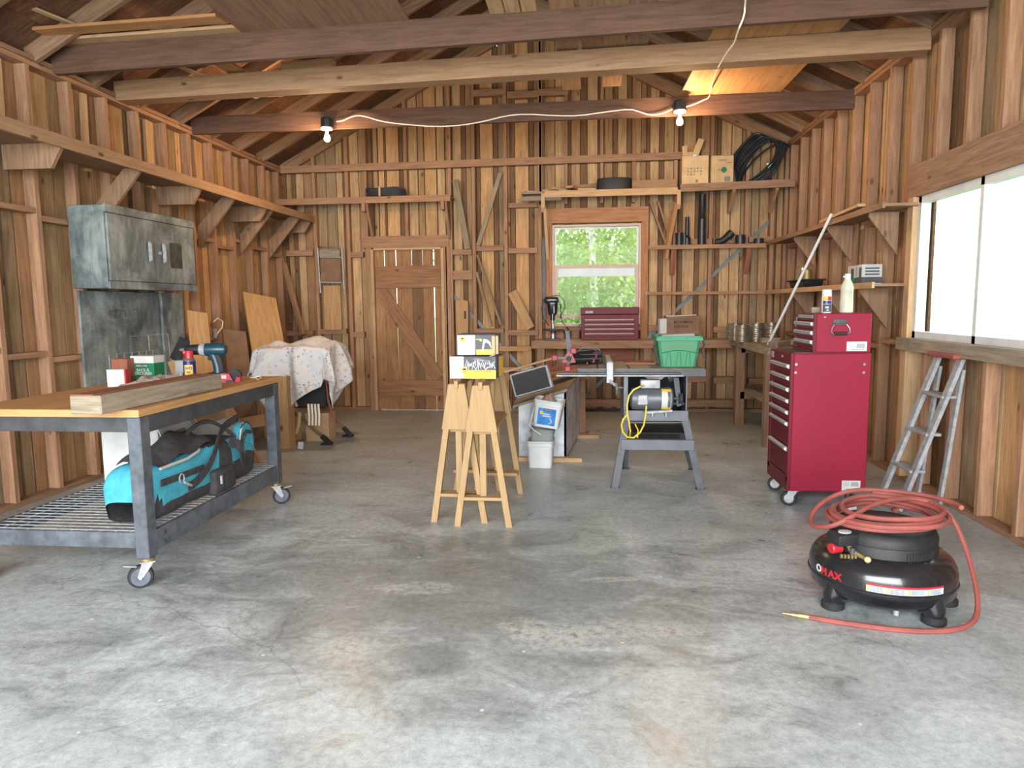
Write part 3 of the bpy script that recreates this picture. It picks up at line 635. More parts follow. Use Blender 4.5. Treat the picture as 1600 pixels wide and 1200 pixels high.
# ================================================================== WALL SHELVES
def gusset(pts, off): 
    mb = MB(); mb.prism3(pts, off); return mb
# --- left wall shelf
t = thing('wall_shelf', 'long plank shelf high on the left wall with slanted wooden braces', 'shelf', (-3.78, 7.0, 2.53))
mb = MB()
for i in range(3): mb.bx(-3.99+.148*i, -3.99+.148*i+.143, 3.2, 9.06, 2.53, 2.565)
obj('shelf_board', mb, M['rafter'], t, world=True)
mb = MB(); mb.bx(-3.552, -3.53, 3.2, 9.06, 2.49, 2.575); obj('front_edge', mb, M['tieb'], t, world=True)
for y in (3.9, 5.5, 7.05, 7.95, 8.7):
    mb = MB(); mb.beam((-3.985, y, 2.08), (-3.58, y, 2.50), .03, .13, up=(0, 1, 0)) if 0 else mb.prism3([(-3.995, y, 2.02), (-3.995, y, 2.24), (-3.72, y, 2.527), (-3.56, y, 2.527)], (0, .03, 0))
    obj('brace', mb, M['rafter'], t, world=True)
for y in (6.36, 7.72, 9.0, 4.6):
    mb = MB(); mb.prism3([(-3.995, y, 2.36), (-3.995, y, 2.528), (-3.56, y, 2.528), (-3.56, y, 2.49), (-3.64, y, 2.36)], (0, .03, 0)); obj('arm', mb, M['rafter'], t, world=True)
# --- shelf over the door
t = thing('wall_shelf', 'narrow brown shelf on the back wall above the plank door', 'shelf', (-2.8, 9.05, 2.74))
mb = MB(); mb.bx(-3.98, -1.69, 8.92, 9.19, 2.745, 2.775); obj('shelf_board', mb, M['stud'], t, world=True)
mb = MB(); mb.bx(-3.98, -1.69, 8.9, 8.92, 2.70, 2.78); obj('front_edge', mb, M['stud'], t, world=True)
for x in (-2.80, -1.78):
    mb = MB(); mb.prism3([(x, 9.195, 2.25), (x, 8.94, 2.66), (x, 8.94, 2.742), (x, 9.195, 2.742)], (.035, 0, 0)); obj('bracket', mb, M['rafter'], t, world=True)
    mb = MB(); mb.bx(x-.03, x+.01, 8.885, 9.19, 2.60, 2.742); obj('arm', mb, M['stud'], t, world=True)
# --- shelf over the window
t = thing('wall_shelf', 'pale edged shelf above the back window, loaded with wood offcuts', 'shelf', (.15, 9.0, 2.76))
mb = MB(); mb.bx(-.79, 1.10, 8.84, 9.19, 2.752, 2.776); obj('shelf_board', mb, M['grey_wood'], t, world=True)
mb = MB(); mb.bx(-.50, 1.10, 8.815, 8.838, 2.70, 2.78); obj('front_edge', mb, M['pale'], t, world=True)
mb = MB(); mb.tube([(-.79, 8.90, 2.70), (-.3, 8.90, 2.71)], .035, 8); obj('rail', mb, M['grey_wood'], t, world=True)
for x in (-.545, 1.09):
    mb = MB(); mb.prism3([(x, 9.19, 2.62), (x, 9.19, 2.75), (x, 8.81, 2.75), (x, 8.81, 2.58), (x, 8.86, 2.53), (x, 8.93, 2.60)], (.045, 0, 0)); obj('arm', mb, M['pale'], t, world=True)
mb = MB(); mb.beam((-.50, 8.85, 2.58), (-.485, 9.17, 1.98), .035, .04); obj('strut', mb, M['pale'], t, world=True)
mb = MB(); mb.beam((1.08, 8.85, 2.60), (1.0, 9.17, 1.98), .04, .09); obj('strut', mb, M['plywood'], t, world=True)
for dx, lb in ((0, 'left'), (.10, 'right')):
    stock('board', (.80+dx, 9.165, 2.67), (1.0+dx*.6, 9.15, 2.14), .025, .07, M['rafter'], lb+' one of two thin brown boards slanting under the right end of the window shelf', up=(0, 1, 0))
# --- right corner shelf
t = thing('wall_shelf', 'back wall corner shelf carrying two cartons and the coiled black hose', 'shelf', (1.8, 9.0, 2.79))
mb = MB(); mb.beam((1.13, 9.02, 2.795), (2.46, 9.02, 2.82), .33, .022); obj('shelf_board', mb, M['rafter'], t, world=True)
mb = MB(); mb.beam((1.13, 8.85, 2.775), (2.46, 8.85, 2.80), .022, .09); obj('front_edge', mb, M['rafter'], t, world=True)
for x in (1.75, 2.25):
    mb = MB(); mb.prism3([(x, 9.19, 2.5), (x, 8.87, 2.73), (x, 8.87, 2.765), (x, 9.19, 2.765)], (.035, 0, 0)); obj('bracket', mb, M['stud'], t, world=True)
# --- mid shelves right of the window
t = thing('wall_shelf', 'narrow shelf right of the window holding black pipe fittings', 'shelf', (1.5, 9.12, 2.1))
mb = MB(); mb.bx(.78, 2.19, 9.03, 9.195, 2.078, 2.10); obj('shelf_board', mb, M['stud'], t, world=True)
mb = MB(); mb.bx(.78, 2.19, 9.012, 9.03, 2.065, 2.115); obj('front_edge', mb, M['stud'], t, world=True)
for x in (1.06, 1.97):
    mb = MB(); mb.prism3([(x, 9.195, 1.75), (x, 9.06, 2.03), (x, 9.06, 2.076), (x, 9.195, 2.076)], (.06, 0, 0)); obj('bracket', mb, M['redbrown'], t, world=True)
t = thing('wall_shelf', 'thin shelf below the pipe fittings shelf, level with the lower window sash', 'shelf', (1.5, 9.12, 1.52))
mb = MB(); mb.bx(.76, 2.19, 9.04, 9.195, 1.515, 1.535); obj('shelf_board', mb, M['stud'], t, world=True)
mb = MB(); mb.bx(.76, 2.19, 9.022, 9.04, 1.505, 1.54); obj('front_edge', mb, M['stud'], t, world=True)
mb = MB(); mb.bx(.752, .760, 9.015, 9.04, 1.503, 1.542); obj('lit_end', mb, M['paper'], t, world=True)  # light on the shelf's end grain, put in as a white cap
# --- right wall shelves
def rshelf(z, y0, y1, label, xin=2.20):
    t = thing('wall_shelf', label, 'shelf', (2.33, (y0+y1)/2, z))
    mb = MB(); mb.bx(xin+.02, 2.466, y0, y1, z-.022, z); obj('shelf_board', mb, M['rafter'], t, world=True)
    mb = MB(); mb.bx(xin, xin+.02, y0, y1, z-.035, z+.012); obj('front_edge', mb, M['pale'] if z < 1.8 else M['rafter'], t, world=True)
    for y in ([y1-1.0, y1-2.05, y0+.35]):
        mb = MB(); mb.prism3([(2.466, y, z-.36), (xin+.04, y, z-.06), (xin+.04, y, z-.024), (2.466, y, z-.024)], (0, .022, 0)); obj('bracket', mb, M['rafter'], t, world=True)
rshelf(2.125, 5.62, 9.0, 'long upper shelf on the right wall with triangular gussets')
rshelf(1.535, 5.75, 9.0, 'long lower shelf on the right wall above the red tool chest')
stock('wood_strip', (2.21, 6.05, 2.17), (2.24, 7.1, 2.152), .06, .025, M['pale'], 'short pale wood strip lying on the upper right wall shelf', 'wood strip')
# --- items on the shelf over the door
mb = MB()
for k in range(26):
    a = k*.37; r = .235+.03*math.sin(k*2.1); pts = [V(-2.55+.0*a+(r+.012*math.sin(k))*math.cos(u*math.tau/28+a), 9.06-.02+.55*r*math.sin(u*math.tau/28+a)-.02, 2.79+.10*(k/26)+.008*math.sin(u*.7+k)) for u in range(28)]
    mb.tube(pts, .0045, 5, closed=True)
t = thing('wire_coil', 'coil of dark wire lying on the shelf above the door', 'wire coil', (-2.55, 9.03, 2.78)); obj('strands', mb, M['steel_dark'], t, world=True)
mb = MB(); mb.bx(-2.60, -2.575, 8.87, 8.895, 2.78, 2.90); obj('tie_band', mb, M['pale'], t, world=True)
# --- lumber on the window shelf
def offcut(p0, p1, w_, h_, mat, lab, tint=None): return stock('wood_offcut', p0, p1, w_, h_, mat, lab, 'wood offcut', 'offcuts on the window shelf', tint=tint)
offcut((-.74, 8.9, 2.789), (-.52, 9.05, 2.789), .07, .022, M['pale'], 'leftmost flat offcut at the end of the window shelf')
offcut((-.50, 8.87, 2.792), (-.33, 9.1, 2.792), .10, .028, M['pale'], 'pale offcut at the left end above the window')
offcut((-.44, 8.9, 2.823), (-.25, 9.05, 2.822), .06, .03, M['plywood'], 'tilted offcut on top of the pale ones above the window')
offcut((-.29, 8.88, 2.794), (-.20, 9.15, 2.794), .10, .03, M['grey_wood'], 'grey block-like offcut above the window')
offcut((-.20, 8.88, 2.832), (-.12, 9.1, 2.832), .09, .03, M['plywood'], 'reddish offcut stacked above the grey one')
offcut((-.10, 8.90, 2.793), (.12, 8.92, 2.793), .08, .03, M['pale'], 'pale short board beside the black roll')
stock('board', (-.12, 9.12, 2.83), (.55, 9.12, 2.86), .03, .12, M['rafter'], 'brown board on edge behind the offcuts on the window shelf')
stock('board', (.50, 9.0, 2.842), (1.10, 8.93, 2.836), .05, .12, M['tieb'], 'orange-brown thick board on edge at the right of the window shelf')
mb = MB(); mb.lathe([(0, 0), (.18, 0), (.212, .01), (.215, .03), (.215, .13), (.205, .15), (.17, .155), (0, .15)], T(.35, 8.96, 2.778), 32, sx=1, sy=.35)
single('black_roll', mb, M['black_plastic'], 'flat black rubber bundle on the shelf above the window', 'rubber bundle')
# --- cartons on the corner shelf
t = thing('cardboard_box', 'pale carton with printed symbols on the corner shelf, left of the two', 'carton', (1.31, 9.0, 2.808), -2)
mb = MB(); mb.box((.315, .28, .345), T(0, 0, .1725), .006); obj('box_body', mb, M['cardpale'], t)
mb = MB()
for r in range(3):
    for c in range(5):
        if (r, c) != (0, 3): mb.box((.014+.01*((r+c) % 2), .001, .018), T(-.085+c*.038, -.1409, .125+r*.035))
mb.box((.03, .001, .035), T(.02, -.1409, .045)); obj('printed_marks', mb, M['ink_grey'], t)
mb = MB(); mb.box((.05, .05, .02), T(-.01, -.12, .348), .004); obj('plastic_tape', mb, M['white_plastic'], t)
for pts in ([(-.13, 0, .34), (-.02, 0, .34), (-.02, 0, .42), (-.08, 0, .42), (-.08, 0, .50), (-.145, 0, .49)], [(-.02, 0, .40), (.05, 0, .58), (.12, 0, .56), (.04, 0, .34)]):
    mb = MB(); mb.prism3([V(*p)+V(0, .02, 0) for p in pts], (.0, .006, 0)); obj('top_flap', mb, M['cardpale'], t)
t = thing('cardboard_box', 'second carton with a green stamp on the corner shelf beside the black hose', 'carton', (1.62, 9.0, 2.813), 2)
mb = MB(); mb.box((.265, .26, .335), T(0, 0, .1675), .006, tint=(.88, .87, .86)); obj('box_body', mb, M['cardpale'], t)
mb = MB(); mb.box((.07, .001, .06), T(.06, -.131, .06)); mb.box((.09, .001, .012), T(.0, -.131, .28)); mb.box((.06, .001, .012), T(.08, -.131, .25)); obj('printed_marks', mb, M['ink_grey'], t)
mb = MB(); mb.lathe([(.022, 0), (.034, 0), (.034, .001), (.022, .001)], T(.02, -.1305, .165, rx=90), 16); mb.box((.1, .001, .008), T(-.0, -.131, .165)); obj('green_stamp', mb, M['green_box'], t)
# --- black hose coil
mb = MB(); random.seed(5)
for k in range(20):
    cx_, cz = 2.06+rt(-.05, .03), 3.12+rt(-.03, .03); rx_, rz_ = .34+rt(-.05, .03), .42+rt(-.07, .05); lean = rt(.0, .10); tilt = math.radians(38+rt(-7, 7)); pts = []
    sc_ = 1.0 if k < 4 else rt(.45, .98)
    for u in range(40):
        a = u*math.tau/40; x_, z_ = rx_*.66*(math.cos(a)*sc_+(1-sc_)*.9), rz_*1.0*math.sin(a)*(.6+.4*sc_)
        pts.append((cx_+x_*math.cos(tilt)+z_*math.sin(tilt), 9.12-lean-.06*math.cos(a), cz-x_*math.sin(tilt)+z_*math.cos(tilt)))
    pts = [(min(p[0], 2.44), p[1], max(min(p[2], roofz(min(p[0], 2.4))-.12), 2.84)) for p in pts]
    mb.tube(pts, .0135, 6, closed=True)
t = thing('hose_coil', 'big coil of black hose leaning in the right back corner on the top shelf', 'hose', (2.06, 9.1, 2.82)); obj('loops', mb, M['pipe'], t, world=True)
mb = MB(); mb.tube([(1.74, 9.02, 3.12), (1.78, 8.98, 2.98), (1.80, 9.0, 2.835)], .03, 8); obj('hose_end', mb, M['pipe'], t, world=True)
mb = MB(); mb.bx(2.16, 2.24, 8.97, 9.0, 3.04, 3.06); mb.box((.03, .01, .06), T(2.2, 8.97, 3.02, ry=40)); obj('plastic_tie', mb, M['white_plastic'], t, world=True)
# --- pipe fittings
g = 'black pipe fittings on the mid shelf'
def lathe_thing(name, prof, loc, mat, lab, cat, group=None, seg=18, rx=0, ry=0, rz=0):
    mb = MB(); mb.lathe(prof, T(*loc, rz, rx, ry), seg); return single(name, mb, mat, lab, cat, group)
lathe_thing('pipe_piece', [(.05, 0), (.05, .32), (.052, .33), (.042, .345), (.042, .63), (.036, .63), (.036, .02)], (1.435, 9.10, 2.103), M['pipe'], 'tall black pipe standing upright, tallest piece on the mid shelf', 'pipe', g)
lathe_thing('pipe_piece', [(.045, 0), (.045, .1), (.027, .12), (.025, .36), (.02, .36), (.02, .02)], (1.255, 9.10, 2.103), M['pipe'], 'slim black pipe with a wide collar, left of the tallest pipe', 'pipe', g)
t = thing('pipe_fitting', 'squat black double fitting at the left end of the pipe shelf', 'pipe fitting', (1.16, 9.1, 2.103), group=g)
mb = MB(); mb.lathe([(.045, 0), (.045, .15), (.05, .155), (.05, .165), (.036, .165), (.036, .02)]); obj('socket', mb, M['pipe'], t)
mb = MB(); mb.lathe([(.03, 0), (.03, .11), (.034, .115), (.034, .135), (.024, .135)], T(.062, -.02, 0)); obj('side_socket', mb, M['pipe'], t)
t = thing('pipe_fitting', 'black elbow fitting lying on the pipe shelf right of the stud', 'pipe fitting', (1.68, 9.09, 2.103), group=g)
mb = MB(); mb.tube([(-.08, 0, .045), (-.02, 0, .05), (.03, 0, .075), (.07, 0, .12), (.10, 0, .15)], .042, 12); obj('bend', mb, M['pipe'], t)
mb = MB(); mb.tube([(.07, 0, .10), (.10, 0, .14), (.12, 0, .16)], .05, 12); obj('collar', mb, M['pipe'], t)
lathe_thing('pipe_fitting', [(.055, 0), (.062, .06), (.058, .125), (.046, .125), (.046, .01)], (1.90, 9.09, 2.103), M['pipe'], 'round black coupling standing on the pipe shelf', 'pipe fitting', g)
lathe_thing('pipe_fitting', [(.06, 0), (.06, .075), (.045, .08), (.045, .01)], (2.12, 9.09, 2.103), M['pipe'], 'short black cap at the right end of the pipe shelf', 'pipe fitting', g)
# --- right wall lower shelf things
z = 1.537
t = thing('storage_tray', 'black plastic tray on the lower right wall shelf under two gold tins', 'tray', (2.33, 7.85, z))
mb = MB(); mb.box((.20, .55, .085), T(0, 0, .0425), .012, taper=.86); obj('tray_body', mb, M['black_plastic'], t); mb = MB(); mb.box((.235, .58, .016), T(0, 0, .088), .005); obj('rim', mb, M['black_plastic'], t)
for i, (y, r, h) in enumerate(((8.0, .035, .12), (7.88, .04, .13), (7.72, .05, .10))):
    lathe_thing('tin_can', [(r-.003, 0), (r, .003), (r, h-.003), (r-.003, h), (r-.008, h-.004), (0, h-.004)], (2.30, y, z+.0965), M['brass'] if i != 1 else M['tin'], ('farthest small gold tin in the black tray', 'silvery tin in the middle of the black tray', 'wider gold tin at the near end of the black tray')[i], 'tin', 'tins in the black tray')
def paint_box(loc, size, lab, c2):
    t = thing('paint_carton', lab, 'carton', loc, group='cartons on the lower right shelf'); a, b_, h = size
    mb = MB(); mb.box(size, T(0, 0, h/2), .004); obj('carton_body', mb, M['paper'], t)
    mb = MB(); mb.box((a+.003, b_+.003, h*.3), T(0, 0, h*.22)); obj('colour_band', mb, M[c2], t)
    mb = MB()
    for k in range(3): mb.box((a*.7, .002, .012), T(0, -b_/2-.001, h*(.5+.15*k)))
    mb.box((.002, b_*.4, h*.5), T(-a/2-.001, -b_*.2, h*.6)); obj('print', mb, M['charcoal_print'], t)
paint_box((2.33, 6.42, z), (.10, .16, .165), 'left green and white carton on the lower right wall shelf', 'green_box')
paint_box((2.34, 6.18, z), (.16, .12, .165), 'right white carton with dark print on the lower right wall shelf', 'charcoal_print')
# ================================================================== BACK WALL LEANERS
W = lambda px, py, y=9.17: PY(px, py, y)
def leaner(a, b_, w_, th, mat, lab, tint=None, name='board', cat='board', group=None): return stock(name, a, b_, th, w_, mat, lab, cat, group, up=(0, 0, 1), tint=tint)
leaner(W(711, 281), W(731, 389), .075, .03, M['grey_wood'], 'weathered board slanting down to the right, just right of the door shelf', (.9, .85, .75))
leaner(W(782, 270), W(747, 384), .055, .03, M['grey_wood'], 'weathered board slanting down to the left, left of the window', (1, .95, .85))
leaner(W(746, 398, 9.15), W(783, 508, 9.1), .03, .03, M['grey_wood'], 'thin stick slanting right below the crossed boards', (.8, .7, .6), 'wood_strip', 'wood strip')
leaner(W(745, 425, 9.15), W(768, 510, 9.1), .035, .03, M['grey_wood'], 'thin stick slanting steeply under the longer one', (.9, .8, .7), 'wood_strip', 'wood strip')
leaner(W(800, 456), W(829, 513), .12, .04, M['board'], 'short brown board leaning right, below left of the window')
leaner(W(440, 398, 9.15), W(473, 523, 9.0), .06, .05, M['stud'], 'reddish stick leaning in the left back corner')
leaner(W(438, 365, 9.16), W(452, 505, 9.12), .10, .03, M['rafter'], 'dark board leaning in the left back corner behind the reddish stick', (.6, .55, .5))
mb = MB(); c_ = PY(519, 481, 9.15); mb.box((.235, .022, .59), T(c_.x, 9.17, c_.z), .003)
single('board', mb, M['board'], 'short knotty board hung under the folded chair frame on the back wall', 'board')
mb = MB(); mb.prism([(-.08, -.22), (.08, -.22), (.085, .2), (0.02, .22), (-.08, .21)], .02, T(PY(722, 495, 9.17).x, 9.17, PY(722, 495, 9.17).z, rx=90)); 
mb.mi = 1; mb.prism([(-.012, -.05), (.012, -.05), (.012, .05), (-.012, .05)], .024, T(PY(727, 492, 9.17).x, 9.168, PY(727, 492, 9.17).z, rx=90))
single('board', mb, [M['board'], M['ink']], 'short board with a slotted hole hanging right of the door', 'board')
# folded chair frame
t = thing('folded_chair', 'folded grey metal chair frame with dark seat hung on the back wall', 'folding chair', (-3.38, 9.14, 1.5)); mb = MB()
p = [PY(496, 386, 9.14), PY(534, 387, 9.14), PY(538, 459, 9.13), PY(501, 458, 9.13)]
mb.tube([p[3], p[0], p[1], p[2]], .012, 8); mb.tube([PY(500, 402, 9.13), PY(533, 402, 9.13)], .009, 8); mb.tube([PY(501, 441, 9.13), PY(534, 442, 9.13)], .009, 8); obj('tube_frame', mb, M['galv'], t, world=True)
a_, b_ = PY(499, 390, 9.15), PY(531, 401, 9.15); mb = MB(); mb.bx(a_.x, b_.x, 9.145, 9.16, b_.z, a_.z); obj('back_slat', mb, M['grey_wood'], t, world=True)
a_, b_ = PY(500, 403, 9.15), PY(533, 441, 9.15); mb = MB(); mb.bx(a_.x, b_.x, 9.15, 9.155, b_.z, a_.z); obj('seat_fabric', mb, M['carddark'], t, world=True)
# angle iron leaning left of the window
mb = MB(); a_, b_ = PY(848.5, 372, 9.14), PY(848.5, 503, 9.14); mb.bx(a_.x-.006, a_.x+.03, 9.13, 9.136, b_.z, a_.z); mb.bx(a_.x-.012, a_.x-.006, 9.13, 9.17, b_.z, a_.z)
single('steel_angle', mb, M['steel_dark'], 'dark steel angle bar hanging upright left of the window', 'steel bar')
# small timber frame under the window's left
t = thing('wooden_trestle', 'low timber trestle standing against the back wall left of the workshelf', 'timber frame', (-.85, 9.05, 0)); z0 = PY(800, 543, 9.05).z
for nm, f in (('post', lambda b: b.bx(-.79, -.69, 9.02, 9.1, 0, z0)), ('post', lambda b: b.bx(-1.40, -1.32, 9.02, 9.1, 0, z0)), ('rail', lambda b: b.bx(-1.42, -.69, 8.97, 9.02, z0-.04, z0+.02)), ('rail', lambda b: b.bx(-1.42, -.69, 8.98, 9.02, .55, .60))): wpart(nm, t, f, M['board'])
# ================================================================== WORK SHELF ALONG BACK WALL
t = thing('work_shelf', 'long rough work shelf under the back window carrying the drill press', 'workbench', (.7, 8.9, 0))
mb = MB(); mb.bx(-.63, 2.0, 8.67, 9.195, .925, .952); obj('bench_top', mb, M['pale'], t, world=True)
mb = MB(); mb.bx(-.66, 1.74, 8.64, 8.67, .86, .955); obj('front_rail', mb, M['rafter'], t, world=True)
for x in (-.55, .75):
    wpart('leg', t, lambda b: b.bx(x-.045, x+.045, 8.69, 8.78, 0, .925), M['rafter'])
wpart('back_panel', t, lambda b: b.bx(-.2, .62, 9.14, 9.16, .5, .91), M['redbrown'])
wpart('lower_rail', t, lambda b: b.bx(-.6, 2.0, 9.1, 9.19, .08, .17), M['rafter'])
# ---- drill press
t = thing('drill_press', 'small black bench drill press standing on the work shelf by the window', 'drill press', (-.41, 8.9, .953))
mb = MB(); mb.box((.19, .24, .022), T(0, 0, .011), .006); obj('base', mb, M['black_gloss'], t)
mb = MB(); mb.cyl(.022, .52, T(.0, .05, .02)); mb.cyl(.034, .05, T(0, .05, .02)); obj('column', mb, M['chrome'], t)
mb = MB(); mb.lathe([(0, 0), (.075, 0), (.13, .008), (.133, .02), (.13, .026), (0, .026)], T(0, -.02, .115), 28); mb.cyl(.03, .035, T(0, .03, .082)); obj('table', mb, M['steel_dark'], t)
mb = MB(); mb.box((.15, .24, .20), T(0, 0, .40), .04, seg=3, taper=.7); mb.lathe([(0, 0), (.085, 0), (.09, .02), (.08, .05), (0, .055)], T(0, -.02, .485)); mb.box((.19, .18, .08), T(-.01, -.03, .50), .025, seg=2); mb.cyl(.03, .08, T(0, -.06, .25)); obj('head', mb, M['black_gloss'], t)
mb = MB(); mb.cyl(.014, .045, T(0, -.06, .208)); obj('chuck', mb, M['chrome'], t)
for a in (20, 140, 260):
    mb = MB(); v = V(0, math.cos(math.radians(a)), math.sin(math.radians(a))); c_ = V(.10, -.04, .37); mb.rod(c_, c_+v*.10, .005, 6); mb.lathe([(0, 0), (.013, .006), (.013, .014), (0, .022)], Matrix.Translation(c_+v*.095)); obj('feed_handle', mb, M['black_plastic'], t)
mb = MB(); mb.box((.012, .006, .09), T(.02, -.122, .38)); obj('depth_scale', mb, M['paper'], t)
mb = MB(); mb.tube([(-.02, .03, .55), (.08, .0, .56), (.14, -.03, .50), (.15, -.02, .40), (.10, .0, .30), (.12, 0, .22), (.17, 0, .17)], .005, 6); mb.tube([(-.03, .03, .54), (-.11, .02, .52), (-.14, 0, .4), (-.12, 0, .27), (-.05, .02, .18)], .005, 6); obj('power_cord', mb, M['rubber'], t)
for x, z_ in ((.17, .16), (.13, .12)):
    mb = MB(); mb.rod((x, 0, z_), (x+.03, 0, z_-.035), .012, 8); obj('plug', mb, M['rubber'], t)
# ---- maroon chest
def drawer_front(par, x0, x1, y, z0, z1, body, trim, nm='drawer'):
    mb = MB(); mb.bx(x0, x1, y-.012, y+.01, z0, z1, .003); d_ = obj(nm, mb, body, par)
    mb = MB(); mb.bx(x0+.01, x1-.01, y-.026, y-.012, z1-.028, z1-.006, .004); obj('handle', mb, trim, d_); return d_
t = thing('tool_chest', 'maroon steel tool chest with four drawers on the shelf in front of the window', 'tool chest', (.295, 8.93, .9535))
mb = MB(); mb.box((.70, .33, .315), T(0, 0, .1575), .006); obj('case', mb, M['maroon'], t)
mb = MB(); mb.box((.712, .345, .088), T(0, 0, .359), .008); obj('lid', mb, M['maroon'], t)
for i in range(4): drawer_front(t, -.315, .305, -.165, .045+.057*i, .098+.057*i, M['maroon'], M['handle_pink'])
mb = MB(); mb.box((.088, .003, .028), T(-.25, -.1745, .347)); obj('name_plate', mb, M['galv'], t)
mb = MB(); mb.text('MASTERCRAFT' if 0 else 'MASTER', .014, T(-.288, -.1765, .349, rx=90), sx=1.2); mb.text('CRAFT', .011, T(-.27, -.1765, .336, rx=90)); obj('plate_text', mb, M['ink'], t)
mb = MB(); mb.cyl(.009, .006, T(0.005, -.166, .35, rx=90), 12); obj('lock', mb, M['galv'], t)
for sx_ in (-1, 1):
    mb = MB(); mb.tube([(sx_*.355, -.06, .2), (sx_*.378, -.06, .17), (sx_*.378, .06, .17), (sx_*.355, .06, .2)], .006, 6); obj('side_handle', mb, M['steel_dark'], t)
# ---- dark brown carton behind green bin
t = thing('cardboard_box', 'open dark brown carton with a raised white flap behind the green bin', 'carton', (1.155, 8.9, .9535))
mb = MB(); mb.box((.40, .30, .29), T(.02, 0, .145), .004); obj('box_body', mb, M['carddark'], t)
mb = MB(); mb.box((.085, .10, .25), T(-.222, -.12, .135, rz=8), .002); obj('end_flap', mb, M['paper'], t)
mb = MB(); mb.box((.36, .02, .012), T(0, -.14, .295, ry=-2), .002); obj('torn_rim', mb, M['paper'], t)
mb = MB(); mb.text('BOWMAN', .05, T(-.09, -.152, .20, rx=90), bold=.001, sx=1.0)
for k in range(9): mb.box((.008, .001, .04), T(-.08+.02*k, -.1512, .165))
mb.box((.3, .001, .004), T(.02, -.1512, .255)); obj('printed_marks', mb, M['ink'], t)
# ================================================================== RIGHT BENCH
t = thing('corner_bench', 'rough grey-topped wooden bench along the right wall behind the tool chest', 'workbench', (2.1, 7.6, 0))
mb = MB()
for i in range(4): mb.bx(1.745+.18*i, 1.745+.18*i+.175, 6.85, 8.62, .925, .965)
obj('bench_top', mb, M['grey_wood'], t, world=True)
mb = MB(); mb.bx(1.715, 1.743, 6.85, 8.62, .90, .97); obj('front_edge', mb, M['grey_wood'], t, world=True)
for (x, y, w_) in ((1.765, 8.30, .05), (1.765, 6.97, .05), (2.40, 8.3, .05), (2.40, 6.97, .05)):
    wpart('leg', t, lambda b: b.bx(x-w_, x+w_, y-.045, y+.045, 0, .924), M['rafter'])
wpart('apron', t, lambda b: b.bx(1.77, 2.4, 8.255, 8.285, .83, .92), M['rafter']); wpart('apron', t, lambda b: b.bx(1.81, 2.4, 6.93, 6.96, .80, .92), M['grey_wood'])
wpart('stretcher', t, lambda b: b.bx(1.77, 2.4, 8.255, 8.285, .30, .38), M['rafter'])
wpart('lower_shelf', t, lambda b: b.bx(1.80, 2.42, 7.0, 8.62, .385, .41), M['grey_wood'])
random.seed(3)
def can(x, y, r, h, lab):
    prof = [(r-.002, 0), (r, .004), (r-.002, .008)]
    n = 9
    for i in range(n):
        zz = .02+(h-.04)*i/(n-1); prof += [(r-.001, zz-.004), (r-.0035, zz), (r-.001, zz+.004)]
    prof += [(r-.002, h-.008), (r, h-.004), (r-.001, h), (r-.004, h), (r-.004, .006), (0, .006)]
    mb = MB(); mb.lathe(prof, T(x, y, .966), 28); return single('tin_can', mb, M['tin'], lab, 'tin can', 'large tin cans on the corner bench')
zc = .966
def cx_at(px, y): return PY(px, 520, y).x
can(cx_at(1182, 8.05), 8.05, .078, .205, 'big ribbed tin can second from the right on the corner bench')
can(cx_at(1205, 8.25), 8.25, .075, .205, 'rightmost big tin can on the corner bench, nearest the white pole')
can(cx_at(1160, 8.0), 8.0, .075, .185, 'big tin can in the front row left of the ribbed pair')
can(cx_at(1149, 8.3), 8.3, .06, .20, 'narrow tin can half hidden at the left of the can row')
can(cx_at(1142, 8.48), 8.48, .05, .20, 'leftmost tin can at the back end of the corner bench')
can(cx_at(1172, 8.42), 8.42, .07, .185, 'tin can in the rear row, mostly hidden behind the front cans')
leaner((1.80, 7.15, .99), (2.36, 7.3, 1.03), .05, .05, M['grey_wood'], 'grey scrap lath lying on the corner bench behind the tool chest', None, 'wood_strip', 'wood strip')
leaner((1.82, 6.98, .983), (2.30, 7.55, 1.02), .06, .03, M['rafter'], 'brown scrap stick lying across the corner bench', None, 'wood_strip', 'wood strip')
stock('wood_block', (1.86, 7.75, .995), (2.05, 7.75, .995), .10, .055, M['grey_wood'], 'short grey wood block on the corner bench right of the cans', 'wood block')
# white pole
mb = MB(); a_ = V(1.765, 6.75, .0); mb.rod((1.70, 6.35, .01), (2.192, 6.32, 2.145), .013, 10)
e0 = PZ(1196, 560, .97); 
mb = MB(); top = PX(1298, 337, 2.19); bot = PX(1197, 545, 1.80); dirv = (top-bot).normalized(); foot = bot-dirv*((bot.z-.98)/dirv.z); mb.rod(foot, top+dirv*.02, .013, 10)
single('white_pole', mb, M['white_paint'], 'long thin white pole leaning from the corner bench to the upper right shelf', 'pole')
# wall bits under the cans
leaner((2.38, 6.7, .01), (2.43, 6.75, 1.2), .09, .03, M['board'], 'brown board standing upright against the right wall behind the tool chest')
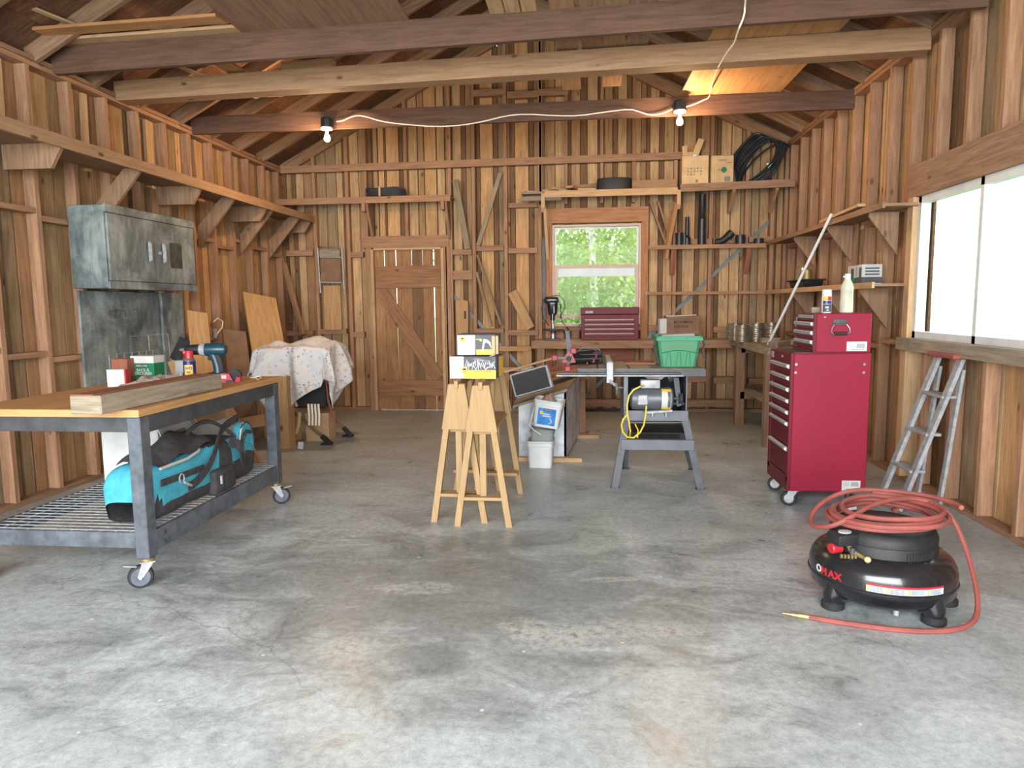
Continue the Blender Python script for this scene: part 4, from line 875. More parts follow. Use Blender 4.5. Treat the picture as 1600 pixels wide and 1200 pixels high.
# ================================================================== LEFT: CABINET
t = thing('metal_cabinet', 'tarnished grey-green two door metal cabinet hung on the left wall', 'cabinet', (-3.85, 5.8, 1.56))
YC0, YC1, ZC0, ZC1 = 5.18, 6.43, 1.56, 2.20
mb = MB(); mb.bx(-3.995, -3.70, YC0, YC1, ZC0, ZC1, .006); obj('case', mb, M['tarnish'], t, world=True)
mb = MB(); mb.bx(-3.70, -3.682, YC0, YC1, ZC1-.055, ZC1+.01, .004); mb.bx(-3.70, -3.682, YC0, YC1, ZC0-.005, ZC0+.055, .004); obj('trim_rail', mb, M['tarnish'], t, world=True)
for y0, y1, hy in ((YC0+.015, 5.795, 5.70), (5.801, YC1-.02, 5.90)):
    mb = MB(); mb.bx(-3.698, -3.680, y0, y1, ZC0+.06, ZC1-.06, .004); d_ = obj('door', mb, M['tarnish'], t, world=True)
    mb = MB(); mb.box((.016, .032, .17), T(-3.668, hy, 1.875), .005); mb.box((.024, .018, .15), T(-3.66, hy, 1.875), .004); obj('handle', mb, M['galv'], d_, world=True)
    if y0 > 5.7: mb = MB(); mb.cyl(.014, .02, T(-3.68, 5.845, 1.875, ry=90), 12); obj('lock', mb, M['galv'], d_, world=True)
mb = MB(); mb.prism([(-.085, -.11), (.085, -.11), (.095, -.09), (.095, .10), (.08, .115), (-.08, .115), (-.095, .10), (-.095, -.09)], .001, T(-3.679, 6.10, 1.865, rx=90, rz=90)); o9 = obj('dark_stain', mb, M['stain'], t, world=True)
# back panel with hooks under it
t = thing('metal_back_panel', 'stained grey sheet metal panel on the left wall below the cabinet', 'metal panel', (-3.97, 6.0, .62))
mb = MB(); mb.bx(-3.985, -3.965, 5.2, 6.60, .60, 1.545, .003); obj('panel', mb, M['tarnish'], t, world=True)
mb = MB(); mb.bx(-3.965, -3.94, 6.25, 6.60, .60, 1.545, .004); obj('side_strip', mb, M['tarnish'], t, world=True)
for y, z_ in ((5.55, 1.38), (5.62, 1.385), (5.69, 1.38), (5.86, 1.39), (5.85, 1.24)):
    mb = MB(); mb.tube([(-3.965, y, z_), (-3.93, y, z_+.005), (-3.92, y, z_-.03), (-3.935, y+.01, z_-.045)], .004, 6); obj('hook', mb, M['steel_dark'], t, world=True)
# wire basket on the panel
t = thing('wire_rack', 'light wire rack hanging on the stained metal panel above the rolling bench', 'wire rack', (-3.85, 5.9, .85)); mb = MB()
for k in range(7): mb.rod((-3.93, 5.45+k*.1, .80), (-3.93, 5.45+k*.1, 1.02), .0022, 5)
for z_ in (.80, .9, 1.02): mb.rod((-3.93, 5.4, z_), (-3.93, 6.15, z_), .0025, 5); 
mb.tube([(-3.93, 6.0, 1.16), (-3.90, 6.25, 1.16), (-3.90, 6.27, .9)], .0025, 5); mb.rod((-3.93, 5.75, 1.16), (-3.93, 6.05, 1.16), .0025, 5); mb.rod((-3.93, 6.0, 1.02), (-3.93, 6.0, 1.16), .0025, 5)
obj('wires', mb, M['galv'], t, world=True)
# ================================================================== LEFT: ROLLING WORKBENCH
XB, XBL, YB0, YB1, ZT = -2.15, -3.10, 3.16, 4.78, .912
t = thing('rolling_workbench', 'rolling workbench with wood top on black steel legs at the left', 'workbench', ((XB+XBL)/2, (YB0+YB1)/2, 0))
mb = MB(); mb.bx(XBL-.02, XB, YB0, YB1, ZT-.038, ZT, .004); obj('bench_top', mb, M['benchtop'], t, world=True)
mb = MB()
mb.bx(XB-.03, XB-.012, YB0+.04, YB1-.05, ZT-.125, ZT-.039, .002); mb.bx(XBL+.0, XBL+.018, YB0+.04, YB1-.05, ZT-.125, ZT-.039, .002); mb.bx(XBL, XB-.02, YB0+.03, YB0+.05, ZT-.115, ZT-.039, .002); mb.bx(XBL, XB-.02, YB1-.06, YB1-.04, ZT-.115, ZT-.039, .002)
obj('apron', mb, M['steel_dark'], t, world=True)
LEG = [(XB-.045, YB0+.06), (XB-.045, YB1-.07), (XBL+.03, YB0+.06), (XBL+.03, YB1-.07)]
for x, y in LEG:
    mb = MB(); mb.bx(x-.035, x+.035, y-.04, y+.04, .155, ZT-.04, .005); l_ = obj('leg', mb, M['steel_blue'], t, world=True)
    mb = MB(); c_ = Vector((x, y, 0)); sd = 1 if y > 4 else -1
    mb.cyl(.036, .012, T(x, y, .142)); mb.cyl(.026, .012, T(x, y, .132)); obj('swivel_plate', mb, M['brass'], l_, world=True)
    an = 25 if y > 4 else -150
    F = T(x, y, 0, rz=an)
    mb = MB()
    for s_ in (-1, 1): mb.prism([(-.03, .135), (.025, .135), (.048, .062), (.035, .050), (.020, .062)], .004, F @ T(0, s_*.024, 0, rx=90))
    mb.box((.07, .05, .006), F @ T(0, 0, .134)); mb.box((.08, .03, .006), F @ T(.07, 0, .118, ry=-12), .002)
    mb.rod(F @ V(.035, -.03, .056), F @ V(.035, .03, .056), .007, 8); obj('caster_fork', mb, M['galv'], l_, world=True)
    mb = MB(); mb.lathe([(.0, -.018), (.045, -.018), (.056, -.016), (.060, -.008), (.060, .008), (.056, .016), (.045, .018), (0, .018)], F @ T(.035, 0, .0605, rx=90), 28); mb.mi = 1; mb.lathe([(0, -.02), (.045, -.02), (.045, .02), (0, .02)], F @ T(.035, 0, .0605, rx=90), 20); obj('caster_wheel', mb, [M['rubber'], M['grey_rubber']], l_, world=True)
ZS = .285
for nm, f in (('shelf_rail', lambda b: (b.bx(XB-.035, XB-.012, YB0+.10, YB1-.11, ZS-.105, ZS, .002))), ('shelf_rail', lambda b: b.bx(XBL+.0, XBL+.02, YB0+.10, YB1-.11, ZS-.105, ZS, .002)), ('shelf_rail', lambda b: b.bx(XBL+.06, XB-.08, YB0+.04, YB0+.06, ZS-.08, ZS, .002)), ('shelf_rail', lambda b: b.bx(XBL+.06, XB-.08, YB1-.08, YB1-.06, ZS-.08, ZS, .002))):
    wpart(nm, t, f, M['steel_blue'])
mb = MB(); nn = 30
for i in range(nn+1): y = YB0+.06+(YB1-YB0-.13)*i/nn; mb.rod((XBL+.02, y, ZS+.004), (XB-.03, y, ZS+.004), .003, 5)
for i in range(12): x = XBL+.03+(XB-XBL-.07)*i/11; mb.rod((x, YB0+.05, ZS-.001), (x, YB1-.07, ZS-.001), .003, 5)
obj('wire_mesh_shelf', mb, M['galv'], t, world=True)
for y, z_ in ((YB0+.16, ZS-.03), (YB0+.16, ZS-.08), (YB1-.06, ZT-.075)):
    mb = MB(); mb.cyl(.012, .008, T(XB-.012, y, z_, ry=90), 6); obj('bolt', mb, M['steel_dark'], t, world=True)
# ---- timber on the bench
t = thing('timber', 'thick weathered grey timber with a red-brown top lying along the bench edge', 'timber', (-2.33, 3.7, ZT+.001), 0)
p0, p1 = V(-2.33, 2.95, ZT+.048), V(-2.315, 4.03, ZT+.048)
mb = MB(); mb.beam(V(-2.30, 3.0, ZT+.046), V(-2.26, 4.02, ZT+.046), .16, .088, bevel=.006, tint=(.92, .92, .90)); obj('timber_body', mb, M['grey_wood'], t, world=True)
mb = MB(); mb.beam(V(-2.315, 3.0, ZT+.093), V(-2.275, 3.98, ZT+.093), .12, .006, bevel=.002); obj('top_face', mb, M['redbrown'], t, world=True)
# ---- bag box
t = thing('bag_box', 'green and white box of bin bags on the rolling bench', 'box', (-2.935, 4.45, ZT), -4)
t.scale = (1.1, 1.1, 1.1)
mb = MB(); mb.box((.155, .10, .155), T(0, 0, .0785), .003); obj('box_body', mb, M['green_box'], t)
mb = MB(); mb.box((.158, .103, .045), T(0, 0, .135), .003); obj('top_band', mb, M['paper'], t)
mb = MB(); mb.box((.085, .001, .018), T(0, -.051, .098)); obj('dark_panel', mb, M['ink'], t)
mb = MB(); mb.text('KIRKLAND', .016, T(0, -.052, .093, rx=90), align='CENTER'); mb.text('SACS À', .023, T(0.004, -.0515, .064, rx=90), align='CENTER', bold=.0005, sx=1.15); mb.text('ORDURES', .023, T(0.004, -.0515, .044, rx=90), align='CENTER', bold=.0005, sx=1.15); obj('lettering', mb, M['paper'], t)
mb = MB(); mb.prism3([(.055, -.02, .155), (.105, -.02, .235), (.12, -.02, .23), (.085, -.02, .15)], (0, .05, 0)) if 0 else mb.box((.10, .012, .11), T(0, 0, .055), .004)
o_ = single('phone_case', mb, M['black_gloss'], 'black flat case leaning behind the green bag box', 'case'); o_.location = (-2.62, 4.26, ZT+.125); o_.rotation_euler = (math.radians(-12), math.radians(28), 0)
o_.location = (-2.82, 4.58, ZT+.13); o_.scale = (.8, .7, 1.5); o_.rotation_euler = (math.radians(-8), math.radians(26), 0)
mb = MB(); mb.box((.07, .05, .14), T(-2.70, 4.46, ZT+.0705), .008, seg=2); mb.mi = 1
single('clear_packet', mb, [M['clear_bin']], 'cloudy bluish plastic packet standing right of the green bag box', 'packet')
# ---- lubricant can
t = thing('spray_can', 'blue and yellow lubricant can with red cap on the rolling bench', 'spray can', (-2.62, 4.42, ZT+.0005), 20)
t.scale = (1.2, 1.2, 1.2)
mb = MB(); mb.lathe([(.030, 0), (.033, .004), (.033, .112), (.030, .118), (0, .12)]); obj('can_body', mb, M['navy'], t)
mb = MB(); mb.lathe([(.0325, .112), (.030, .122), (.022, .132), (0, .133)]); obj('shoulder', mb, M['tin'], t)
mb = MB(); mb.lathe([(.024, .130), (.024, .160), (.019, .172), (0, .174)]); mb.box((.035, .024, .022), T(-.012, 0, .162), .004); obj('cap', mb, M['bright_red'], t)
mb = MB()
def arcpatch(b, r, a0, a1, z0, z1, n=10): b.grid(lambda u, v: (r*math.cos(a0+(a1-a0)*u), r*math.sin(a0+(a1-a0)*u), z0+(z1-z0)*v), n, 2)
arcpatch(mb, .0336, math.radians(-130), math.radians(-50), .04, .095); obj('label_shield', mb, M['yellow'], t)
mb = MB(); mb.text('WD', .021, T(-.0175, -.0345, .070, rx=90), bold=.0006); mb.text('40', .019, T(-.010, -.0345, .048, rx=90), bold=.0006); obj('lettering', mb, M['navy'], t)
mb = MB(); arcpatch(mb, .0334, math.radians(-140), math.radians(-40), .012, .022); obj('label_stripe', mb, M['bright_red'], t)
lathe_thing('battery', [(.012, 0), (.014, .002), (.014, .06), (.008, .062), (.008, .066), (0, .066)], (-2.66, 4.38, ZT+.0005), M['galv'], 'small silver cylinder standing left of the blue spray can', 'metal cylinder')
mb = MB(); mb.box((.032, .03, .045), T(-2.56, 4.50, ZT+.023), .002); single('small_box', mb, M['cardpale'], 'tiny tan box right behind the blue spray can', 'box')
mb = MB(); mb.box((.05, .03, .055), T(-2.52, 4.58, ZT+.028), .004); single('small_box', mb, M['black_plastic'], 'tiny black box between the spray can and the drill', 'box')
# ---- drill
t = thing('cordless_drill', 'dark teal cordless drill standing upright on its battery', 'drill', (-2.50, 4.52, ZT+.0005), 8)
t.scale = (1.15, 1.15, 1.12)
PR = [(.0, 0), (.030, 0), (.034, .01), (.036, .05), (.036, .09), (.033, .12), (.030, .125), (.030, .13), (.033, .135), (.0335, .165), (.027, .17), (0, .17)]
mb = MB(); mb.lathe([(0, -.075), (.030, -.072), (.038, -.055), (.040, -.01), (.038, .05), (.034, .075)], T(0, 0, .185, ry=-90), 20); obj('motor_housing', mb, M['makita'], t)
mb = MB(); mb.lathe([(.0385, .045), (.036, .075), (.033, .078), (.032, .05)], T(0, 0, .185, ry=-90), 20); obj('torque_ring', mb, M['galv'], t)
mb = MB(); mb.lathe([(0, .06), (.033, .076), (.030, .135), (.024, .16), (.022, .162), (0, .163)], T(0, 0, .185, ry=-90), 20); obj('gear_case', mb, M['black_plastic'], t)
mb = MB(); mb.lathe([(.014, .16), (.010, .19), (.004, .198), (0, .2)], T(0, 0, .185, ry=-90), 14); obj('chuck', mb, M['chrome'], t)
mb = MB(); mb.tube([(-.005, 0, .16), (.008, 0, .12), (.018, 0, .08), (.020, 0, .045)], [.027, .024, .023, .026], 14); obj('grip', mb, M['makita'], t)
mb = MB(); mb.tube([(.016, 0, .16), (.032, 0, .12), (.040, 0, .08), (.04, 0, .05)], [.02, .02, .019, .02], 12); obj('rubber_grip', mb, M['rubber'], t)
mb = MB(); mb.box((.02, .018, .03), T(-.026, 0, .135), .006); obj('trigger', mb, M['black_plastic'], t)
mb = MB(); mb.box((.115, .07, .045), T(.012, 0, .0225), .01, seg=2); obj('battery_pack', mb, M['black_plastic'], t)
mb = MB(); mb.box((.045, .055, .02), T(-.062, 0, .03), .005); obj('yellow_clip', mb, M['yellow_cable'], t)
for k in range(4):
    mb = MB(); mb.box((.003, .05, .02), T(.045+.007*k, 0, .205)); obj('vent', mb, M['rubber'], t)
# ---- red tape gun + things
t = thing('tape_dispenser', 'red tape dispenser at the end of the timber on the bench', 'tape dispenser', (-2.33, 4.40, ZT+.0005), 12)
mb = MB(); mb.prism([(-.07, .0), (.03, .0), (.0, .055), (-.05, .06), (-.07, .045)], .05, T(0, 0, 0, rx=90)); mb.prism([(.035, 0), (.07, 0), (.068, .035), (.055, .03), (.05, .04)], .05, T(0, 0, 0, rx=90)); obj('plastic_body', mb, M['bright_red'], t)
mb = MB(); mb.box((.035, .001, .022), T(-.035, -.0256, .036)); obj('sticker', mb, M['paper'], t)
mb = MB(); mb.box((.05, .04, .012), T(-.0, -.008, .008), .003); obj('blue_foot', mb, M['makita'], t)
mb = MB(); mb.cyl(.038, .045, T(.03, .045, .042, rx=90), 20); obj('tape_roll', mb, M['rubber'], t)
mb = MB(); mb.tube([(-2.20, 4.52, ZT+.006), (-2.25, 4.6, ZT+.006), (-2.30, 4.62, ZT+.006), (-2.25, 4.66, ZT+.012), (-2.21, 4.6, ZT+.006), (-2.18, 4.48, ZT+.006)], .004, 6, closed=True)
single('cord_loop', mb, M['cable_white'], 'thin whitish cord loop lying at the far end of the rolling bench', 'cord')
# crumpled brown rag on white paper
random.seed(9)
mb = MB(); mb.grid(lambda u, v: (-2.86+.30*u, 4.02+.24*v, ZT+.003+.06*math.sin(3.1*u)*math.sin(3.1*v)+.012*math.sin(17*u+5*v)+.010*math.sin(23*v)), 18, 14); mb.mi = 1
mb.grid(lambda u, v: (-2.88+.38*u, 3.98+.30*v, ZT+.002+.05*math.sin(3.1*u)*abs(math.sin(2*v))+.012*abs(math.sin(9*u))), 18, 8)
single('crumpled_rag', mb, [M['dust'], M['paper']], 'crumpled brown rag on creased white paper behind the timber', 'rag')
t = thing('small_carton', 'white carton with red edge at the left end of the rolling bench', 'carton', (-2.925, 4.13, ZT+.0005), 10)
mb = MB(); mb.box((.11, .07, .11), T(0, 0, .055), .003); obj('carton_body', mb, M['paper'], t); mb = MB(); mb.box((.01, .072, .11), T(.056, 0, .055), .001); obj('red_edge', mb, M['bright_red'], t)
mb = MB(); mb.box((.11, .08, .16), T(-3.05, 4.36, ZT+.0805), .004); single('wooden_box', mb, M['redbrown'], 'red-brown wooden box at the back left of the rolling bench', 'box')
# ---- bag on the lower shelf
t = thing('tool_bag', 'teal and black canvas tool bag on the wire shelf of the rolling bench', 'tool bag', (-2.34, 4.0, ZS+.008))
BY0, BY1, BX, BW_, BH = 3.36, 4.66, -2.35, .165, .30
def bagf(u, v):
    y = BY0+(BY1-BY0)*u; e = max(0.0, 1-abs(2*u-1)**9)**.4
    a = v*math.tau; k = 4.2; ca, sa = math.cos(a), math.sin(a); sgn = lambda q: (1 if q >= 0 else -1)
    x = BW_*sgn(ca)*abs(ca)**(2/k)*(.80+.20*e); zf = .5+.5*sgn(sa)*abs(sa)**(2/k)
    h = BH*(1.0-.04*math.sin(8*u)-(.05 if u > .8 else 0))
    z = zf*h*(.35+.65*e)
    return (BX+x+.006*math.sin(17*u+5*zf), y, ZS+.010+z+.003*math.sin(26*u))
mb = MB(); mb.grid(bagf, 60, 49)
for f in mb.bm.faces:
    c_ = f.calc_center_median(); zz = c_.z-ZS; yy = (c_.y-BY0)/(BY1-BY0)
    blk = zz < .11 or (.56 < yy < .70) or zz > .30 or (yy > .70 and zz < .17)
    f.material_index = 1 if blk else 0
obj('bag_body', mb, [M['teal'], M['black_cloth']], t, world=True, sharp=60)
# arched zipped end panel that stands proud of the bag at its far end
mb = MB()
arch = [(.12*math.cos(a)+4.53, .23+.145*math.sin(a)) for a in [math.pi*k/10 for k in range(11)]]
mb.prism3([(BX+.10, y_, ZS+z_) for y_, z_ in ([(4.65, .16)]+arch+[(4.41, .16)])], (.05, 0, 0)); obj('end_panel', mb, M['teal'], t, world=True, sharp=50)
mb = MB(); mb.tube([(BX+.152, y_, ZS+z_) for y_, z_ in arch], .006, 6); mb.tube([(BX+.156, 4.43, ZS+.20), (BX+.16, 4.46, ZS+.29), (BX+.155, 4.53, ZS+.315), (BX+.155, 4.60, ZS+.30)], .012, 6); obj('black_piping', mb, M['black_cloth'], t, world=True)
mb = MB()
mb.grid(lambda u, v: (BX-.10+.25*v, 3.42+.80*u, ZS+.295+(.11*math.sin(u*3.1)**.8+.02*math.sin(v*9+u*7))*math.sin(.3+v*2.6)+.014*math.sin(15*u+4*v)), 30, 12)
mb.tube(smooth([(BX+.02, 3.86, ZS+.33), (BX+.05, 4.0, ZS+.42), (BX+.06, 4.16, ZS+.44), (BX+.10, 4.30, ZS+.38), (BX+.13, 4.40, ZS+.30)], 2), .012, 8)
obj('open_flap', mb, M['black_cloth'], t, world=True)
def ribbon(b, pts, w_, th=.006):
    P_ = smooth(pts, 2)
    for a_, b2 in zip(P_[:-1], P_[1:]): b.beam(a_, b2+(b2-a_).normalized()*.004, th, w_)
mb = MB()
ribbon(mb, [(BX+.170, 3.38, ZS+.215), (BX+.172, 3.6, ZS+.21), (BX+.172, 3.86, ZS+.205)], .035)
ribbon(mb, [(BX+.176, 3.66, ZS+.135), (BX+.180, 3.74, ZS+.14), (BX+.182, 3.92, ZS+.20), (BX+.178, 4.04, ZS+.30), (BX+.15, 4.14, ZS+.36), (BX+.10, 4.35, ZS+.385), (BX+.09, 4.56, ZS+.40)], .048)
ribbon(mb, [(BX+.165, 4.24, ZS+.29), (BX+.195, 4.34, ZS+.26), (BX+.195, 4.37, ZS+.14)], .06)
obj('strap', mb, M['black_cloth'], t, world=True)
mb = MB(); mb.tube([(BX+.182, 3.58+.026*math.cos(a), ZS+.20+.026*math.sin(a)) for a in [k*.628 for k in range(10)]], .004, 6, closed=True); mb.rod((BX+.185, 3.60, ZS+.175), (BX+.185, 3.68, ZS+.14), .008, 6); obj('ring_clip', mb, M['galv'], t, world=True)
mb = MB(); mb.tube([(BX+.160, 3.40, ZS+.288), (BX+.158, 3.7, ZS+.286), (BX+.15, 3.86, ZS+.30), (BX+.10, 3.95, ZS+.33)], .009, 6); mb.tube([(BX+.158, 4.40, ZS+.25), (BX+.155, 4.44, ZS+.33), (BX+.15, 4.50, ZS+.372)], .006, 6); obj('white_piping', mb, M['paper'], t, world=True)
mb = MB(); mb.box((.07, .30, .15), T(BX+.165, 4.10, ZS+.085), .03, seg=3); obj('side_pocket', mb, M['black_cloth'], t, world=True)
mb = MB(); mb.box((.006, .02, .05), T(BX+.203, 4.02, ZS+.10), .002); obj('zip_tag', mb, M['paper'], t, world=True)
t.scale = (1, .84, 1); t.location.y = 3.87
# ---- white carton behind the bag
t = thing('cardboard_carton', 'white carton with open brown flaps behind the teal bag', 'carton', (-2.70, 4.30, ZS+.008), 0)
mb = MB(); mb.box((.36, .90, .40), T(0, 0.02, .20), .004); obj('box_body', mb, M['paper'], t)
mb = MB(); mb.box((.34, .84, .006), T(-.0, .02, .405, ry=4), .001); obj('top_flap', mb, M['carddark'], t)
mb = MB(); mb.box((.006, .50, .085), T(.198, .20, .385, ry=-28), .001); obj('side_flap', mb, M['card'], t)
mb = MB(); mb.box((.006, .34, .15), T(.21, -.27, .345, ry=-22), .001); obj('front_flap', mb, M['paper'], t)
mb = MB(); mb.lathe([(.016, 0), (.020, 0), (.020, .001), (.016, .001)], T(.215, -.37, .35, ry=68), 14); mb.box((.002, .10, .035), T(.214, -.24, .35, ry=-22)); obj('printed_marks', mb, M['ink_grey'], t)
# ================================================================== BEHIND THE BENCH
def wall_lean(px0, py0, X0, foot, w_, th, mat, lab, tint=None, up=(1, 0, 0)):
    a_ = PX(px0, py0, X0); return stock('board', foot, a_, th, w_, mat, lab, up=up, tint=tint) if 0 else _wl(a_, foot, w_, th, mat, lab, tint)
def _wl(a_, foot, w_, th, mat, lab, tint):
    foot = Vector(foot); d_ = (a_-foot).normalized(); side = V(0.55, .83, 0); side = (side-d_*side.dot(d_)).normalized(); n_ = d_.cross(side)
    Mx = Matrix((d_, side, n_)).transposed().to_4x4(); Mx.translation = (a_+foot)/2
    mb = MB(); mb.box(((a_-foot).length, w_, th), Mx, .002, tint=tint); return single('board', mb, mat, lab, 'board')
c_ = PX(376, 461, -3.90); _wl(V(-3.82, 8.0, c_.z), (-3.15, 7.0, .02), .40, .022, M['board'], 'wide orange-brown pine board leaning on the left wall', (1.08, 1.08, 1.0))
_wl(V(-3.87, 6.72, 1.36), (-3.42, 6.05, .02), .20, .02, M['board'], 'narrow board leaning on the left wall behind the drill', (1.02, 1.0, .95))
_wl(V(-3.82, 7.35, 1.15), (-3.50, 6.9, .02), .26, .02, M['carddark'], 'dark brown panel leaning behind the drill', None)
t = thing('wooden_trestle', 'rough wooden trestle standing behind the rolling bench', 'trestle', (-3.0, 5.9, 0))
for nm, f in (('leg', lambda b: b.beam((-3.25, 5.7, 0.01), (-3.55, 5.75, .95), .09, .04, up=(0, 1, 0))), ('leg', lambda b: b.beam((-2.83, 5.75, .01), (-3.3, 5.9, .78), .09, .04, up=(0, 1, 0))), ('crossbar', lambda b: b.beam((-3.5, 5.85, .30), (-2.85, 5.95, .40), .04, .10))): wpart(nm, t, f, M['board'])
mb = MB(); p_ = PX(333, 500, -3.9); mb.tube([PX(334, 503, -3.9), PX(340, 497, -3.9), PX(348, 502, -3.9), PX(347, 512, -3.9), PX(340, 520, -3.9), PX(337, 528, -3.9)], .007, 6)
t = thing('hanging_cord', 'whitish cord with a plug hanging on the left wall above the drill', 'cord', PX(338, 528, -3.9)); obj('cord', mb, M['cable_white'], t, world=True)
mb = MB(); c_ = PX(336, 521, -3.9); mb.box((.03, .04, .10), Matrix.Translation(c_), .006); obj('plug', mb, M['galv'], t, world=True)
# ================================================================== SHEET-COVERED SAW
t = thing('covered_saw', 'black miter saw on a folding stand under the floral sheet', 'saw', (-2.9, 6.9, 0))
mb = MB(); mb.box((.5, .42, .22), T(-3.0, 7.0, .80), .04, seg=2); mb.lathe([(0, 0), (.17, 0), (.17, .05), (0, .05)], T(-2.95, 6.95, .80, rx=90, rz=20), 24); obj('machine', mb, M['black_plastic'], t, world=True)
mb = MB(); mb.box((.36, .22, .36), T(-2.82, 6.98, .55), .02); obj('motor_box', mb, M['rubber'], t, world=True)
mb = MB(); mb.beam((-2.86, 6.9, .72), (-2.52, 6.86, .62), .03, .03); mb.tube([(-2.62, 6.86, .74), (-2.60, 6.86, .45), (-2.56, 6.86, .28)], .01, 6); obj('arm', mb, M['redbrown'], t, world=True)
for (a_, b_, f_) in (((-3.02, 7.0, .30), (-2.60, 6.83, .03), 0), ((-2.86, 7.35, .32), (-2.53, 7.27, .03), 0), ((-3.1, 7.2, .70), (-2.8, 7.0, .26), 0), ((-3.3, 7.3, .7), (-3.3, 7.35, .02), 0)):
    mb = MB(); mb.rod(a_, b_, .016, 8); l_ = obj('leg', mb, M['pale'] if 0 else M['carddark'], t, world=True)
    if b_[2] == .03:
        mb = MB(); a2 = Vector(b_); d2 = (Vector(b_)-Vector(a_)).normalized(); mb.rod(a2-d2*.10, a2+d2*.03, .026, 8); mb.box((.12, .06, .02), T(a2.x-.02, a2.y, .0105), .006); obj('rubber_foot', mb, M['rubber'], l_, world=True)
mb = MB()
for k in range(4): mb.tube([(-2.80+.035*k, 6.83, .42), (-2.79+.035*k, 6.82, .30), (-2.80+.035*k, 6.83, .20)], .012, 6)
obj('cord_bundle', mb, M['cable_white'], t, world=True)
mb = MB(); mb.tube([(-2.92, 6.78, .68), (-2.94, 6.77, .52), (-2.90, 6.78, .40)], .016, 6); mb.tube([(-2.88, 6.8, .34), (-2.90, 6.8, .2), (-2.93, 6.8, .12)], .02, 6); obj('pale_stick', mb, M['pale'], t, world=True)
mb = MB(); c_ = V(-2.935, 6.72, 0); mb.bx(-3.13, -2.915, 6.6, 6.64, 0, .72, .002); mb.bx(-2.955, -2.915, 6.642, 6.75, 0, .72)
single('timber_post', mb, M['board'], 'upright brown plank post under the front edge of the floral sheet', 'post')
mb = MB(); mb.bx(-2.91, -2.66, 7.0, 7.2, 0, .30, .004); single('cardboard_box', mb, M['card'], 'brown carton on the floor beneath the covered saw', 'carton')
mb = MB(); mb.box((.05, .03, .07), T(-2.80, 6.60, .036, rx=-20), .002); single('small_tag', mb, M['paper'], 'small whitish block on the floor by the timber post', 'block')
# sheet
cxs, cys = -2.92, 7.0; random.seed(12)
def sheet(u, v):
    L = 1.42; a_ = (u-.5)*L*1.0; b_ = (v-.5)*L*1.1; r_ = math.radians(33); x = a_*math.cos(r_)-b_*math.sin(r_); y = a_*math.sin(r_)+b_*math.cos(r_)
    ex, ey = .33, .27; qx, qy = max(-ex, min(ex, x)), max(-ey, min(ey, y)); dx, dy = x-qx, y-qy; d_ = math.hypot(dx, dy)
    h = .99+.11*math.exp(-((qx-.16)**2+(qy)**2)/.05)+.06*math.exp(-((qx+.24)**2+(qy+.05)**2)/.012)
    ang = math.atan2(y, x); fold = .055*math.sin(ang*9+1.0)+.03*math.sin(ang*17)
    if d_ > 1e-6:
        drop = max(0, d_-.03); fl = .10*math.sqrt(min(d_, .5)); rr = fl+fold*min(1, d_*3)
        x2, y2 = qx+dx/d_*min(d_, rr+.035), qy+dy/d_*min(d_, rr+.035)
    else: drop = 0; x2, y2 = qx, qy
    return (cxs+x2, cys+y2, h-drop*.93+.006*math.sin(25*a_)*math.sin(21*b_))
mb = MB(); mb.grid(sheet, 90, 90)
for f in mb.bm.faces:
    pass
o_ = single('floral_sheet', mb, M['floral'], 'white cotton sheet with small flower print draped over the black saw', 'sheet')
sm = o_.modifiers.new('thick', 'SOLIDIFY'); sm.thickness = .003
# ================================================================== SAWHORSES
def make_sawhorse(label, loc, rz=0):
    t = thing('sawhorse', label, 'sawhorse', loc, rz, 'pair of pine sawhorses')
    H_, L_ = .915, .80
    def legp(y, s):  # leg centre line foot->top
        return V(s*.166, y, 0), V(s*.032, y, H_-.005)
    for y in (0, L_):
        for s in (-1, 1):
            a_, b_ = legp(y, s); mb = MB(); mb.prism3([(a_.x-.020, y, 0), (a_.x+.020, y, 0), (b_.x+.018, y, H_-.01), (b_.x-.018, y, H_-.01)], (0, .042, 0)); obj('leg', mb, M['pine'], t)
        mb = MB(); yy = -.012 if y == 0 else L_+.042
        mb.prism3([(-.052, yy, H_-.012), (.052, yy, H_-.012), (.100, yy, H_-.30), (-.100, yy, H_-.30)], (0, .012, 0)); obj('end_plate', mb, M['pine'], t)
        mb = MB(); y2 = y+.043 if y == 0 else y-.10; mb.bx(-.158, .158, y2-.04, y2+.055, .17, .19, .001); obj('foot_bar', mb, M['pine'], t)
        mb = MB(); yp = .05 if y == 0 else L_-.05; mb.bx(-.02, .02, yp-.012, yp+.012, .19, H_-.32, .001); obj('centre_post', mb, M['pine'], t)
    mb = MB(); mb.bx(-.012, .012, -.03, L_+.06, H_-.035, H_+.012, .001); obj('top_rail', mb, M['pine'], t)
    mb = MB(); mb.bx(-.07, .07, .044, L_-.002, H_-.325, H_-.305, .001); obj('mid_shelf', mb, M['pine'], t)
    for yy in (.28, .55):
        mb = MB(); mb.bx(-.011, .011, yy-.015, yy+.015, H_-.304, H_-.036, .001); obj('strut', mb, M['pine'], t)
    return t
make_sawhorse('left pine sawhorse, partly hidden behind the other, its back turned a little left', (-.812, 4.37, 0), 0)
make_sawhorse('right pine sawhorse, overlapping in front of the other one', (-.645, 4.295, 0), 0)
